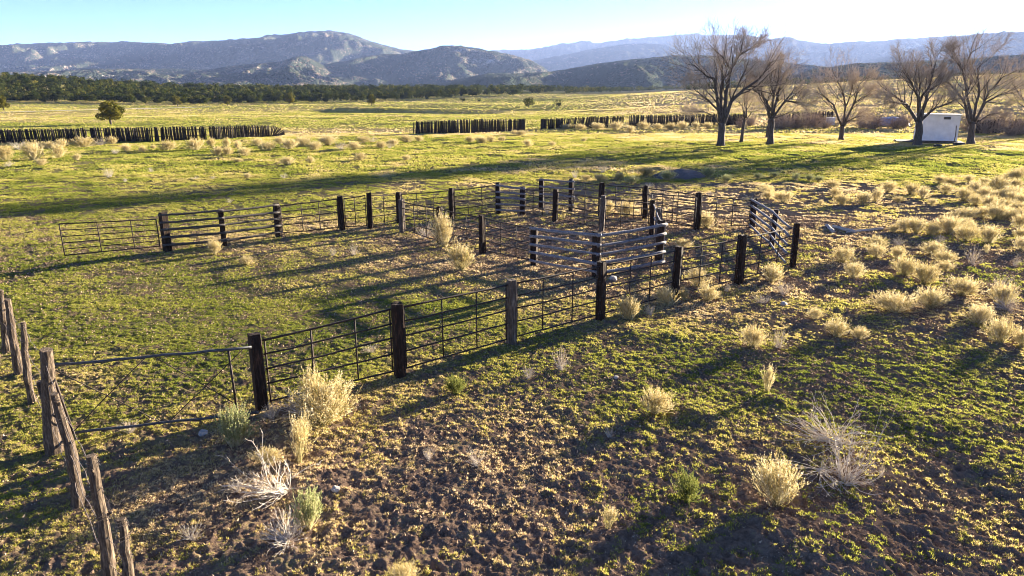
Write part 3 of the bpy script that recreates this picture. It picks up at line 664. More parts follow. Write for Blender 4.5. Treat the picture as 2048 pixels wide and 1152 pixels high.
mb = MB(); tube(mb, [Vector((.1, 0, 0)), Vector((.25, .1, 1.0)), Vector((.2, .2, 2.1))], .05, 6); mb.build('plank', M['cedar'], e)
p = G(1782, 250); e = empty('tarp_pile', p); tag(e, 'low pile under a grey blue tarp behind the bare trees', 'tarp')
mb = MB(); q = random.Random(3); vs = []; fs = []
for i in range(13):
    for j in range(9):
        x, y = (i - 6) / 6, (j - 4) / 4; z = max(0, 1 - max(abs(x) ** 3, abs(y) ** 3)) ** .5 * 1.3 + q.uniform(-.08, .08); vs.append(Vector((x * 2.6, y * 1.4, max(0, z))))
for i in range(12):
    for j in range(8): k = i * 9 + j; fs.append((k, k + 9, k + 10, k + 1))
mb.add(vs, fs); mb.build('cover', M['tarp'], e, True)
p = G(1660, 250); e = empty('white_crate', p); tag(e, 'small pale box standing at the end of the broken picket fence', 'box')
mb = MB(); box(mb, (0, 0, .6), 1.2, .8, 1.2); mb.build('body', M['roofing'], e); mb = MB(); box(mb, (0, 0, 1.24), 1.3, .9, .07); mb.build('lid', M['white_paint'], e)
# grey soil heap
def heap(px, py, w_, d_, h_, name, label, m, seed):
    p = G(px, py); n = 36; vs = []; fs = []; xs = np.linspace(-1, 1, n)
    X, Y = np.meshgrid(xs, xs, indexing='ij'); r = np.hypot(X, Y); z = np.clip(1 - r ** 1.7, -.1, 1) * h_ + (fbm(X * 4 + seed, Y * 4, seed, 5) - .5) * h_ * .5
    mb = MB(); vs = [Vector((X[i, j] * w_ / 2, Y[i, j] * d_ / 2, z[i, j] - .04)) for i in range(n) for j in range(n)]
    fs = [(i * n + j, (i + 1) * n + j, (i + 1) * n + j + 1, i * n + j + 1) for i in range(n - 1) for j in range(n - 1)]
    mb.add(vs, fs); o = mb.build(name, m, None, True); o.location = p; tag(o, label, 'soil heap'); return o
heap(1362, 352, 4.6, 3.6, .55, 'soil_heap', 'low grey purple heap of soil among shrubs behind the corral', M['gravel'], 3)
# logs on the ground at the right
def chunk(px, py, L_, r, rz, label, seed):
    p = G(px, py); mb = MB(); q = random.Random(seed); d = Vector((math.cos(rz), math.sin(rz), 0)); n = 7
    tube(mb, [d * (i / (n - 1) - .5) * L_ + Vector((q.uniform(-.01, .01), q.uniform(-.02, .02), r * .8 + q.uniform(-.01, .02))) for i in range(n)], [r * q.uniform(.85, 1.1) for _ in range(n)], 8, wob=.08, rr=q)
    o = mb.build('log_piece', M['white_wood'], None); o.location = p; tag(o, label, 'log')
chunk(1659, 459, 1.5, .085, 1.35, 'short bleached log chunk, leftmost of the pieces beyond the corral end', 1)
chunk(1687, 462, 1.3, .085, 1.95, 'short grey log chunk between the leftmost chunk and the long pole', 2)
chunk(1730, 463, 2.1, .06, .35, 'long thin bleached pole lying right of the two log chunks', 3)
def stone(px, py, r, label, seed, m='stone'):
    q = random.Random(seed); import bmesh as bm_; b = bm_.new(); bm_.ops.create_icosphere(b, subdivisions=2, radius=r)
    for v in b.verts: v.co *= q.uniform(.78, 1.15); v.co.z *= .7
    me = bpy.data.meshes.new('stone'); b.to_mesh(me); b.free(); me.materials.append(M[m]); o = link(bpy.data.objects.new('stone', me)); p = G(px, py); o.location = p + Vector((0, 0, r * .3)); tag(o, label, 'stone')
stone(1567, 611, .11, 'white stone on bare soil right of the near fence corner', 1); stone(1226, 560, .14, 'pale block by the foot of the log pen corner post', 2)
stone(672, 984, .07, 'pale stone on dark soil right of the fallen bleached bush', 3); stone(1232, 756, .06, 'small pale stone on turf above the near soil', 4); stone(407, 870, .09, 'flat grey stone below the gate beside the green bush', 5)
# faint road
def road():
    mb = MB(); pts = [(-260,232),(-100,229),(0,226.5),(120,223),(230,220),(330,217.5),(420,215)]; W = [P(*p) for p in pts]; n = len(W); vs = []; fs = []
    for i, (x, y) in enumerate(W):
        for s in (-2.6, 2.6): vs.append(Vector((x, y + s, float(hbase(x, y)) + .25)))
    for i in range(n - 1): fs.append((2 * i, 2 * i + 2, 2 * i + 3, 2 * i + 1))
    mb.add(vs, fs); tag(mb.build('road', M['road']), kind='structure')
road()

# ------------------------------------------------------------------ bare trees
def z3(p): return (1330 + p[0] / 2.852, 50 + p[1] / 2.852)
def perp(t, q):
    v = Vector((q.gauss(0, 1), q.gauss(0, 1), q.gauss(0, 1))); v = v - t * v.dot(t); return v.normalized() if v.length > 1e-5 else t.orthogonal().normalized()
def grow(mbs, pts, r0, r1, lev, q, dens):
    tot = sum((pts[i + 1] - pts[i]).length for i in range(len(pts) - 1))
    def at(f):
        s = f * tot
        for i in range(len(pts) - 1):
            l = (pts[i + 1] - pts[i]).length
            if s <= l or i == len(pts) - 2: return pts[i].lerp(pts[i + 1], min(1, s / max(l, 1e-6))), (pts[i + 1] - pts[i]).normalized()
            s -= l
    nch = {1: 12, 2: 8, 3: 8, 4: 0}[lev]; nch = int(nch * dens) if lev < 4 else 0
    for k in range(nch):
        f = 1 - (k / nch) * (.78 if lev == 1 else .9); f = min(1, max(.05, f + q.uniform(-.05, .05))); p, t = at(f)
        d = (t * q.uniform(.7, 1.15) + perp(t, q) * q.uniform(.45, 1.0) + Vector((0, 0, .07 if lev < 3 else .0))).normalized()
        ln = tot * {1: .5, 2: .52, 3: .55}[lev] * q.uniform(.6, 1.15) * (1.35 - .65 * f); ln = max(ln, {1: .9, 2: .65, 3: .5}[lev])
        n = 4 if lev < 3 else 3; cp_ = [p]; dd = d.copy()
        for i in range(n):
            dd = (dd + perp(dd, q) * .2 + Vector((0, 0, .09))).normalized(); cp_.append(cp_[-1] + dd * ln / n)
        rr0 = max(.009, (r0 + (r1 - r0) * f) * .5) if lev < 3 else .009; rr1 = rr0 * .4 if lev < 3 else .005
        tube(mbs[0 if lev == 1 else 1], cp_, [rr0 + (rr1 - rr0) * i / n for i in range(n + 1)], 5 if lev == 1 else 3, c=q.random(), cap=False)
        grow(mbs, cp_, rr0, rr1, lev + 1, q, dens)
def bare_tree(label, base, r, trunk, limbs, seed, dens=1.0, spread=.35, conv=z3, D=None):
    q = random.Random(seed); bp = conv(base); g = G(*bp); D = g.y
    def W(p, dep): v = PH(*conv(p), D); k = (D + dep) / D; return Vector((v.x * k, D + dep, H + (v.z - H) * k))
    e = empty('bare_tree', g); tag(e, label, 'tree', 'bare cottonwood trees around the shed'); lo = e.location
    t_, l_, w_ = MB(), MB(), MB()
    tp = [g - Vector((0, 0, .3))] + [W(p, 0) for p in trunk]; n = len(tp)
    tp = [p - lo for p in tp]; fine = []
    for i in range(n - 1):
        for k in range(4): fine.append(tp[i].lerp(tp[i + 1], k / 4) + Vector((q.uniform(-.03, .03), q.uniform(-.03, .03), 0)))
    fine.append(tp[-1]); m = len(fine); tube(t_, fine, [r * (1.5 if i == 0 else 1.22 if i == 1 else 1.0 - .2 * i / m) for i in range(m)], 12, wob=.06, rr=q)
    t_.build('trunk', M['bark'], e, True)
    for li, lm in enumerate(limbs):
        th = lm[0] if isinstance(lm[0], float) else .6; lpts = lm[1:] if isinstance(lm[0], float) else list(lm)
        dep = q.uniform(-1, 1) * spread; nn = len(lpts); tot = 8
        lpts = lpts[:-1] + [(lpts[-2][0] + (lpts[-1][0] - lpts[-2][0]) * .68, lpts[-2][1] + (lpts[-1][1] - lpts[-2][1]) * .68)]
        pts = [W(p, dep * 6 * (i / (nn - 1)) ** 1.2) - lo for i, p in enumerate(lpts)]
        fp_ = []
        for i in range(nn - 1):
            for k in range(3): fp_.append(pts[i].lerp(pts[i + 1], k / 3) + Vector((q.uniform(-.06, .06), q.uniform(-.1, .1), q.uniform(-.05, .05))))
        fp_.append(pts[-1]); m = len(fp_); r0 = r * th * .8; 
        tube(l_, fp_, [r0 * (1 - .86 * i / (m - 1)) for i in range(m)], 8, wob=.04, rr=q)
        grow((l_, w_), fp_, r0, r0 * .14, 1, q, dens)
    l_.build('limbs', M['bark'], e, True); w_.build('twigs', M['twig'], e)
    return e
bare_tree('tallest bare spreading tree, leftmost of the row', (315,692), .42, [(322,620),(326,560)],
 [[(325,580),(300,440),(285,310),(240,290),(165,230),(95,215)], [(330,560),(318,400),(330,270),(300,200),(300,120)], [.7,(335,560),(350,380),(375,250),(330,180),(235,100)],
  [.4,(375,250),(430,160),(445,95),(440,60)], [.35,(430,165),(500,130),(555,95)], [.7,(338,550),(380,430),(450,370),(540,310),(600,215),(640,195)], [.4,(318,500),(250,430),(190,385),(110,300)], [.25,(325,600),(280,520),(200,490),(125,495)],[.3,(380,430),(430,320),(470,220),(480,170)]], 1, 1.0)
bare_tree('small young bare tree just right of the tallest one', (435,668), .2, [(442,600),(455,535)],
 [[(455,535),(440,460),(400,410)], [(458,530),(470,440),(520,380)], [.4,(452,555),(500,495),(560,475)], [.4,(455,530),(455,440),(450,380)]], 2, .8)
bare_tree('grey trunked bare tree, third from the left in the row', (600,677), .36, [(604,600),(608,535)],
 [[(605,545),(580,430),(520,380),(470,350)], [(610,530),(620,400),(600,300),(585,225)], [.6,(612,520),(650,380),(680,280),(735,210)], [.5,(615,530),(690,430),(740,360),(820,330)], [.4,(608,490),(560,420),(540,330),(530,290)],[.35,(690,430),(760,440),(850,450)],[.4,(620,400),(650,300),(640,200)]], 3, 1.05)
bare_tree('dark second trunk standing close behind the grey trunked bare tree', (585,640), .25, [(590,590),(598,540)], [[(598,545),(570,450),(550,380)], [(600,540),(640,440),(660,380)],[.4,(600,540),(700,500),(800,490)]], 31, .8)
bare_tree('low wide bare tree standing alone with open fork left of the shed', (1005,655), .3, [(1008,610),(1012,575)],
 [[(1010,580),(960,455),(905,405),(835,370)], [(1014,575),(1035,460),(1010,370),(975,300),(950,250)], [.65,(1018,575),(1080,440),(1110,340),(1165,290)], [.35,(1022,560),(1090,525),(1150,515)], [.4,(1035,460),(1065,380),(1075,290)],[.3,(1080,440),(1150,400),(1200,360)]], 4, 1.0)
bare_tree('thick twiggy bare tree in front of the white shed', (1440,685), .42, [(1448,610),(1450,550)],
 [[(1445,560),(1380,455),(1280,385),(1205,330)], [(1450,550),(1450,420),(1400,320),(1330,230)], [.65,(1456,545),(1500,380),(1530,260),(1555,170)], [.5,(1460,545),(1540,475),(1620,445),(1670,425)], [.5,(1450,500),(1430,330),(1440,200)],[.4,(1500,380),(1570,330),(1620,290)],[.35,(1380,455),(1300,440),(1220,430)]], 5, 1.15)
bare_tree('tall wide bare tree at the far right beside the shed', (1745,678), .38, [(1748,610),(1752,555)],
 [[(1745,565),(1700,430),(1620,330),(1565,290)], [(1750,550),(1720,400),(1700,260),(1745,160),(1835,100)], [.55,(1756,550),(1790,400),(1780,250),(1860,180)], [.55,(1762,560),(1830,440),(1900,400),(2050,370)], [.5,(1762,555),(1850,380),(1920,300),(2050,240)], [.4,(1700,260),(1640,180),(1650,110)],[.25,(1760,570),(1850,510),(1980,490)]], 6, 1.1)
bare_tree('bare tree cut off by the right edge of the view', (2130,640), .35, [(2125,580)],
 [[(2125,585),(2060,450),(1990,350),(1960,300)], [(2125,580),(2100,400),(2060,280)], [.5,(2130,580),(2200,420),(2230,300)]], 7, .9)

# brush thickets (bare grey brown shrubs by the fences)
def brush_mesh(seed, mat_, n=90):
    q = random.Random(seed); mb = MB()
    for i in range(n):
        a = q.uniform(0, 2 * math.pi); el = q.uniform(.25, 1.45); d = Vector((math.cos(a) * math.cos(el), math.sin(a) * math.cos(el), math.sin(el)))
        p = [Vector((q.uniform(-.12, .12), q.uniform(-.12, .12), 0))]; ln = q.uniform(.5, 1.0)
        for k in range(4): d = (d + perp(d, q) * .22 + Vector((0, 0, .05))).normalized(); p.append(p[-1] + d * ln / 4)
        c = q.random(); tube(mb, p, [.012, .01, .008, .006, .004], 3, c=c, cap=False)
        for k in range(5):
            b_ = p[q.randint(1, 4)]; dd = (d + perp(d, q) * .8).normalized(); tube(mb, [b_, b_ + dd * ln * .25, b_ + (dd + perp(dd, q) * .3) * ln * .42], [.006, .005, .003], 3, c=c, cap=False)
    return mb.mesh('bare_shrub', mat_)
BR = [brush_mesh(s, M['brush']) for s in (1, 2, 3)]
ORD = ['leftmost', 'second', 'third', 'fourth', 'fifth', 'sixth', 'seventh', 'eighth', 'ninth', 'tenth', 'eleventh', 'twelfth', 'thirteenth', 'fourteenth', 'fifteenth', 'sixteenth', 'seventeenth', 'eighteenth', 'nineteenth', 'twentieth'] + ['%d%s' % (n, {1: 'st', 2: 'nd', 3: 'rd'}.get(n % 10, 'th')) for n in range(21, 80)]
def ordl(i, n): return 'leftmost' if i == 0 else 'rightmost' if i == n - 1 else ORD[i] + ' from left'
BRUSH = [(1500,252,40,26),(1560,258,60,40),(1590,256,70,36),(1625,254,60,40),(1650,256,40,24),(1725,256,60,36),(1745,258,60,44),(1790,257,50,30),(1808,256,40,36),(1690,248,40,26),(1940,262,60,42),(1965,268,60,40),(1990,266,60,50),(2020,272,70,44),(2045,270,60,50),(1480,256,30,20)]
BRUSH.sort()
for i, (px, py, w_, h_) in enumerate(BRUSH):
    g = G(px, py); s = w_ / F * g.y; o = link(bpy.data.objects.new('bare_shrub', BR[i % 3])); o.location = g; o.scale = (s * .62, s * .62, h_ / F * g.y * .85); o.rotation_euler = (0, 0, i * 1.7)
    tag(o, 'grey brown leafless shrub, %s of the brush among the bare trees and shed' % ordl(i, len(BRUSH)), 'shrub', 'leafless brush around the shed')

# ------------------------------------------------------------------ rabbitbrush and sage
def ribbon(mb, pts, w, q, mi, c):
    """thin flat stem"""
    vs = []; fs = []; a = perp((pts[-1] - pts[0]).normalized(), q)
    for i, p in enumerate(pts): k = w * (1 - .6 * i / (len(pts) - 1)); vs += [p - a * k, p + a * k]
    for i in range(len(pts) - 1): fs.append((2 * i, 2 * i + 1, 2 * i + 3, 2 * i + 2))
    mb.add(vs, fs, mi, c)
def bush_meshes(seed, kind):
    """unit bush: about 1 m across, 0.75 m tall"""
    q = random.Random(seed); st = MB(); hd = MB()
    n = {'R': 190, 'W': 120, 'S': 120, 'G': 130, 'D': 60, 'T': 90, 'B': 80}[kind]
    lop = Vector((q.uniform(-.35, .35), q.uniform(-.35, .35), 0))
    lobes = [(q.uniform(0, 6.28), q.uniform(.15, .4)) for _ in range(4)]
    for i in range(n):
        lb = q.choice(lobes); 
        a = q.uniform(0, 2 * math.pi); el = {'R': q.triangular(.1, 1.5, .85), 'W': q.triangular(-.05, 1.2, .35), 'S': q.triangular(.3, 1.5, .95), 'G': q.triangular(.2, 1.5, .9), 'D': q.triangular(.2, 1.4, .8), 'T': q.triangular(.8, 1.5, 1.25), 'B': q.triangular(0, .8, .25)}[kind]
        d = (Vector((math.cos(a) * math.cos(el), math.sin(a) * math.cos(el), math.sin(el))) + lop * .25 + (Vector((1.1, .2, .1)) if kind == 'B' and i % 4 else Vector((0, 0, 0)))).normalized()
        b0 = Vector((math.cos(lb[0]) * lb[1] * .4, math.sin(lb[0]) * lb[1] * .4, 0)) + Vector((q.uniform(-.05, .05), q.uniform(-.05, .05), 0))
        ln = q.uniform(.45, .8) * {'W': 1.15, 'B': 1.0}.get(kind, 1) * (q.uniform(.6, 1.5) if kind == 'B' else 1); p = [b0]
        for k in range(4): d = (d + perp(d, q) * (.28 if kind in 'WB' else .16) + Vector((0, 0, .1 if kind in 'RSGT' else .0))).normalized(); p.append(p[-1] + d * ln / 4)
        for v in p: v.z = max(v.z, 0.0)
        c = min(1, max(0, q.gauss(.5, .22)))
        if kind in 'WDB': tube(st, p, [.0065, .0055, .0045, .0035, .0025], 3, c=c, cap=False)
        else: ribbon(st, p, .006, q, 0, c)
        # side shoots with heads
        for s in range({'R': 7, 'W': 3, 'S': 6, 'G': 6, 'D': 3, 'T': 6, 'B': 4}[kind]):
            j = q.uniform(1.4 if kind in 'SG' else 2.0, 4); i0 = min(3, int(j)); bp2 = p[i0].lerp(p[i0 + 1], j - i0)
            dd = (d + perp(d, q) * q.uniform(.3, .75) + Vector((0, 0, .15))).normalized(); l2 = q.uniform(.06, .17); e_ = bp2 + dd * l2
            if kind in 'WDB': tube(st, [bp2, bp2.lerp(e_, .5) + perp(dd, q) * .01, e_], [.003, .0025, .002], 3, c=c, cap=False)
            else: ribbon(st, [bp2, e_], .005, q, 0, c)
            if kind in 'WB' and q.random() < .7: continue
            if kind == 'D' and q.random() < .3: continue
            for k in range({'R': 7, 'T': 7, 'W': 4, 'D': 4, 'S': 9, 'G': 9, 'B': 2}[kind]):
                if kind in 'SG':
                    f = q.random(); b_ = bp2.lerp(e_, f); dr = (dd + perp(dd, q) * q.uniform(.4, 1.1)).normalized(); s_ = q.uniform(.02, .045); wv = perp(dr, q) * s_ * .22
                    hd.add([b_ - wv, b_ + wv, b_ + dr * s_ + wv * .5, b_ + dr * s_ - wv * .5], [(0, 1, 2, 3)], 0, min(1, max(0, c + q.gauss(0, .2))))
                else:
                    f = q.uniform(.5, 1.1); b_ = bp2.lerp(e_, f) + perp(dd, q) * q.uniform(0, .016); dr = perp(Vector((0, 0, 1)), q); s_ = q.uniform(.005, .011); wv = perp(dr, q) * s_
                    hd.add([b_ - wv - dr * s_, b_ + wv - dr * s_, b_ + dr * s_ * 1.2], [(0, 1, 2)], 0, min(1, max(0, c + q.gauss(.02, .3))))
    sm = {'R': 'stem', 'W': 'dead', 'S': 'stem', 'G': 'greenb', 'D': 'dead', 'T': 'stem', 'B': 'dead'}[kind]; hm = {'R': 'seed', 'W': 'seed', 'S': 'sage', 'G': 'greenb', 'D': 'seed', 'T': 'seed', 'B': 'seed'}[kind]
    a_ = st.mesh('stems', M[sm]); b_ = hd.mesh('seed_heads', M[hm])
    j = MB(); j.v = st.v + hd.v; n0 = len(st.v); j.f = st.f + [tuple(i + n0 for i in f) for f in hd.f]; j.m = [0] * len(st.f) + [1] * len(hd.f); j.c = st.c + hd.c
    return a_, b_, j.mesh('bush', [M[sm], M[hm]])
BM = {k: [bush_meshes(s * 7 + ord(k), k) for s in range(n)] for k, n in (('R', 8), ('W', 4), ('S', 2), ('G', 2), ('D', 3), ('T', 2), ('B', 3))}
KN = {'B': ('dead_bush', 'bush', ''), 'R': ('rabbitbrush', 'bush', 'straw yellow rabbitbrush'), 'W': ('dead_bush', 'bush', 'bleached dead bush with splayed bare stems'), 'S': ('sagebrush', 'bush', 'grey green sagebrush'), 'G': ('green_bush', 'bush', 'leafy green bush'), 'D': ('dry_shrub', 'shrub', 'sparse pale dry shrub'), 'T': ('tall_rabbitbrush', 'bush', 'upright straw yellow rabbitbrush')}
bcount = [0]
def bush(px, py, w_, h_, kind, label, group=None, parts=True):
    i = bcount[0]; bcount[0] += 1; q = random.Random(i * 3 + 5); a_, b_, j_ = BM[kind][i % len(BM[kind])]; g = G(px, py); dist = math.sqrt(g.y ** 2 + H ** 2)
    s = w_ / F * dist / 1.28; sz = h_ / F * dist / (.8 if kind != 'W' else .75); nm, cat, _ = KN[kind]
    if parts:
        o = empty(nm, g); hn = 'leaves' if kind in 'SG' else 'seed_heads'
        link(bpy.data.objects.new('stems', a_), o); link(bpy.data.objects.new(hn, b_), o)
    else: o = link(bpy.data.objects.new(nm, j_)); o.location = g
    k_ = q.uniform(.85, 1.18); o.scale = (s * k_, s / k_, sz * q.uniform(.85, 1.1)); o.rotation_euler = (q.uniform(-.14, .14), q.uniform(-.14, .14), q.uniform(0, 6.28)); tag(o, label, cat, group); return o
FG = [(660,848,150,84,'R','largest near bush, straw yellow and white, against the left end of the near fence'),
 (612,835,110,60,'W','bleached bare stems spilling from under the largest near bush'),
 (628,835,62,104,'T','narrow pale plume of stems rising from the largest near bush'),
 (470,892,80,85,'S','grey green sagebrush hugging the foot of the near left gate'),
 (545,838,55,36,'D','small dry reddish shrub at the foot of the near fence left post'),
 (592,925,105,92,'T','upright white stemmed rabbitbrush below the largest near bush'),
 (565,985,130,80,'B','fallen bundle of bleached stems below the upright rabbitbrush'),
 (536,930,62,40,'R','low golden bush left of the upright white stemmed rabbitbrush'),
 (622,1055,70,92,'S','tall pale sagebrush below the fallen bleached stems'),
 (578,1078,88,60,'W','low grey dead bush beside the tall pale sagebrush'),
 (1120,740,46,52,'D','upright pale dry shrub in front of the near fence middle'),
 (1057,757,34,34,'D','tiny dry shrub left of the upright pale one'),
 (915,786,54,44,'G','small yellow green clump in front of the near fence'),
 (1310,823,72,54,'R','rounded golden bush standing alone on the near turf'),
 (1533,783,42,60,'T','narrow pale bush beside a soil mound on the right turf'),
 (1502,696,54,52,'R','fluffy golden bush, left one of a pair on the right turf'),
 (1556,694,40,42,'D','thin pale bush, right one of a pair on the right turf'),
 (1372,1000,66,68,'G','dense round green bush on the dark near soil'),
 (1558,1010,104,98,'R','broad upright tan bush on the near soil at the right'),
 (1217,1058,42,52,'T','small white tipped bush on the bottom soil'),
 (1668,885,165,105,'B','fallen bleached bush with long white stems on the right soil'),
 (1692,968,105,110,'B','white bare roots of the fallen bush reaching down the slope'),
 (1650,950,150,45,'B','flat bleached stems lying left of the white roots'),
 (952,928,52,44,'D','small pale dry shrub on the centre soil'),
 (857,918,26,34,'D','tiny upright dry sprig left of the centre dry shrub'),
 (806,1170,66,44,'R','golden bush cut off by the bottom edge'),
 (1258,638,52,50,'R','white tipped bush at the foot of the near fence fourth post'),
 (262,866,42,40,'D','small white dry shrub seen through the near left gate'),
 (893,494,46,76,'R','tall orange yellow bush against the inner fence post'),
 (851,478,46,38,'D','round pale dry shrub left of the tall orange bush'),
 (918,540,58,62,'R','golden bush in front of the tall orange bush'),
 (707,511,24,24,'D','tiny dry shrub alone in the left pen'),
 (740,706,40,24,'D','small dry tuft seen through the near fence'),
 (1218,872,26,24,'D','tiny dry sprig on the turf below the round golden bush'),
 (2003,612,60,50,'R','pale feathery bush above the leaning white bush at the right edge'),
 (380,1080,50,46,'D','thin dry sprigs on the soil right of the old wire fence'),
 (1760,960,14,30,'D','tiny bleached sprig on the right soil'),
 (480,985,60,30,'D','low dry tangle left of the fallen bleached stems')]
for (px, py, w_, h_, k, lb) in FG: bush(px, py, w_, h_, k, lb)
def zz(l, sx, ox, oy): return [(ox + a / sx, oy + b / sx, c / sx, d / sx, k) for (a, b, c, d, k) in l]
RIGHT = zz([(a, b, c, d, 'R') for a, b, c, d in [(270,215,80,60),(380,235,130,80),(250,170,110,60),(670,145,110,55),(730,250,120,80),(860,245,110,80),(940,230,90,100),(700,200,110,60),(1020,175,110,90),(1160,180,130,90),(1240,210,90,90),(1085,235,90,45),(605,245,45,35),(1330,120,80,60),(1400,125,110,55),(1530,110,70,50),(1490,225,130,90),(1560,170,130,90),(1620,200,100,80),(1700,150,170,90),(1790,200,130,80),(1830,100,120,90),(1850,60,60,50),(1500,335,140,90),(1600,330,110,80),(1680,340,150,120),(1740,280,160,90),(1820,300,110,80),(1130,420,150,110),(1200,430,130,110),(1290,435,120,90),(1400,430,160,120),(1480,400,120,90),(1510,475,150,110),(1650,490,150,120),(1840,400,110,110),(1850,530,110,110),(950,520,150,80),(960,580,150,90),(1070,580,110,80),(1300,560,160,110),(1370,605,170,80),(740,600,160,110),(800,700,150,120),(280,720,180,120),(1120,690,180,130),(1250,740,190,150),(1370,665,110,80),(1460,810,230,150),(1080,920,320,150),(1270,885,190,130),(1590,990,170,130),(1720,1110,220,160),(1850,1130,120,120),(570,960,100,90),(690,1060,170,110),(850,1080,130,90),(1620,130,80,60),(1760,100,90,60),(1800,140,100,60),(1720,205,120,70),(1850,250,110,80),(1790,225,100,70),(1560,250,110,70),(1650,265,110,80),(1850,330,100,80),(1760,330,110,80),(1840,465,100,90),(1420,340,80,60),(1380,180,90,60),(1290,250,70,50),(1530,420,100,80),(1060,420,90,60)]]
 + [(1640,550,70,60,'T'),(1340,485,90,60,'D'),(1080,495,110,60,'D'),(1540,620,130,120,'D'),(1810,630,80,80,'D'),(370,800,180,110,'D'),(1740,780,180,130,'D'),(1765,905,130,140,'W'),(240,860,130,70,'D')], 3.113, 1448, 330)
MID = zz([(395,85,70,60,'D'),(470,105,80,40,'R'),(560,110,120,60,'R'),(690,95,90,60,'R'),(850,70,170,70,'R'),(780,125,130,60,'S'),(1010,100,150,70,'S'),(1280,82,120,70,'S'),(1400,118,120,60,'S'),(580,50,90,50,'D'),(1660,200,120,70,'R'),(1860,105,80,50,'S'),(1940,105,90,50,'S'),(2010,110,90,50,'S'),(1290,205,80,40,'D'),(880,150,80,40,'D'),(1600,90,90,40,'S'),(1720,80,90,40,'S')], 3.303, 1030, 330)
PEN = zz([(740,345,150,140,'R'),(620,300,90,80,'R'),(845,345,70,60,'T'),(1260,420,130,130,'R'),(1110,540,130,70,'R'),(1200,800,190,130,'R'),(1010,930,160,160,'R'),(1110,890,90,100,'R'),(1270,890,160,110,'R'),(1400,835,70,70,'D'),(890,985,90,90,'D'),(330,350,60,70,'T'),(210,320,80,90,'D')], 3.303, 1030, 330)
BACK = zz([(a, b, c, d, 'R' if (a + b) % 9 else 'D') for a, b, c, d in [(40,850,110,90),(200,850,130,110),(110,790,100,60),(350,840,100,80),(460,850,50,40),(490,775,150,60),(280,780,130,50),(370,770,100,50),(660,755,60,50),(590,760,90,50),(675,810,60,40),(740,800,70,60),(840,805,60,50),(900,785,40,25),(990,790,110,60),(1150,790,120,70),(1280,820,90,60),(1240,770,60,60),(1330,770,60,60),(1330,820,70,50),(1400,790,60,60),(1440,830,80,60),(1510,770,70,60),(1570,800,110,60),(1640,760,80,50),(1700,790,110,70),(1780,770,110,60),(1850,790,100,60),(1920,760,130,70),(2000,790,100,60),(1400,865,60,30),(1680,880,90,60),(1820,870,60,40),(250,880,80,40),(60,885,80,40),
  (2080,790,100,55),(2120,750,100,40),(2230,780,80,45),(2280,780,60,40),(2180,745,100,40),(2300,765,80,50),(2380,745,100,45),(2450,740,60,35),(2750,745,80,40),(2810,750,90,45),(2880,745,80,40),(2940,740,60,30),(3050,705,90,30),(3090,770,70,45),(3010,700,60,30),(3230,765,50,25),(3420,740,50,30),(2380,850,60,35),(2110,850,90,45)]], 2.926, 0, 30)
FENCEB = zz([(a, b, c, d, 'D' if a % 2 else 'R') for a, b, c, d in [(1270,668,90,35),(1340,672,90,40),(1440,672,90,45),(1560,672,100,45),(1640,690,70,45),(1720,668,80,45),(1800,668,70,40),(1880,672,90,45),(1950,668,70,45),(2020,664,60,40),(2100,664,70,40),(2160,660,60,35),(1250,665,60,30)]], 2.926, 700, 30)
LEFT = zz([(410,92,80,80,'D'),(690,52,50,46,'D'),(515,120,40,40,'D'),(990,95,80,30,'D'),(1115,92,50,30,'D'),(1345,85,60,40,'R'),(1230,262,70,40,'D'),(1600,90,60,40,'D')], 3.413, 100, 330)
LPEN = zz([(1130,612,110,105,'R'),(1340,680,120,65,'R'),(1930,620,60,70,'D')], 3.413, 100, 330)
def region(lst, where, group):
    lst = sorted(lst); n = len(lst)
    for i, (px, py, w_, h_, k) in enumerate(lst):
        g = P(px, py); s = w_ / F * g[1]; sz = 'small' if s < 1.0 else 'large' if s > 1.9 else 'rounded'
        where = where.replace('of the bushes along', 'along'); kn = {'R': 'yellow bush', 'D': 'pale dry bush', 'S': 'grey green bush', 'T': 'upright yellow bush', 'W': 'white leaning bush'}[k]
        bush(px, py, w_, h_, k, '%s %s, %s %s' % (sz, kn, ordl(i, n), where), group, parts=py > 430)
region([t for t in RIGHT if t[1] >= 515], 'in the near part of the right slope', 'rabbitbrush on the right slope')
region([t for t in RIGHT if 430 <= t[1] < 515], 'in the middle band of the right slope', 'rabbitbrush on the right slope')
region([t for t in RIGHT if 385 <= t[1] < 430], 'of the bushes behind the loose logs', 'rabbitbrush on the right slope')
region([t for t in RIGHT if t[1] < 385], 'in the farthest rows of the right slope', 'rabbitbrush on the right slope')
region(MID, 'among the shrubs around the grey soil heap', 'shrubs around the soil heap')
region(PEN, 'of the bushes along the fences of the right pens', 'bushes in the pens')
region([t for t in BACK if t[1] < 294], 'in the far row before the picket fences', 'pale bushes in the meadow')
region([t for t in BACK if t[1] >= 294 ], 'in the near row of the far meadow', 'pale bushes in the meadow')
region(FENCEB, 'along the foot of the leaning picket fences', 'pale bushes under the picket fence')
region(LEFT, 'scattered on the turf behind the left pen', 'bushes scattered behind the pen')
region(LPEN, 'inside the left pen', 'bushes in the left pen')

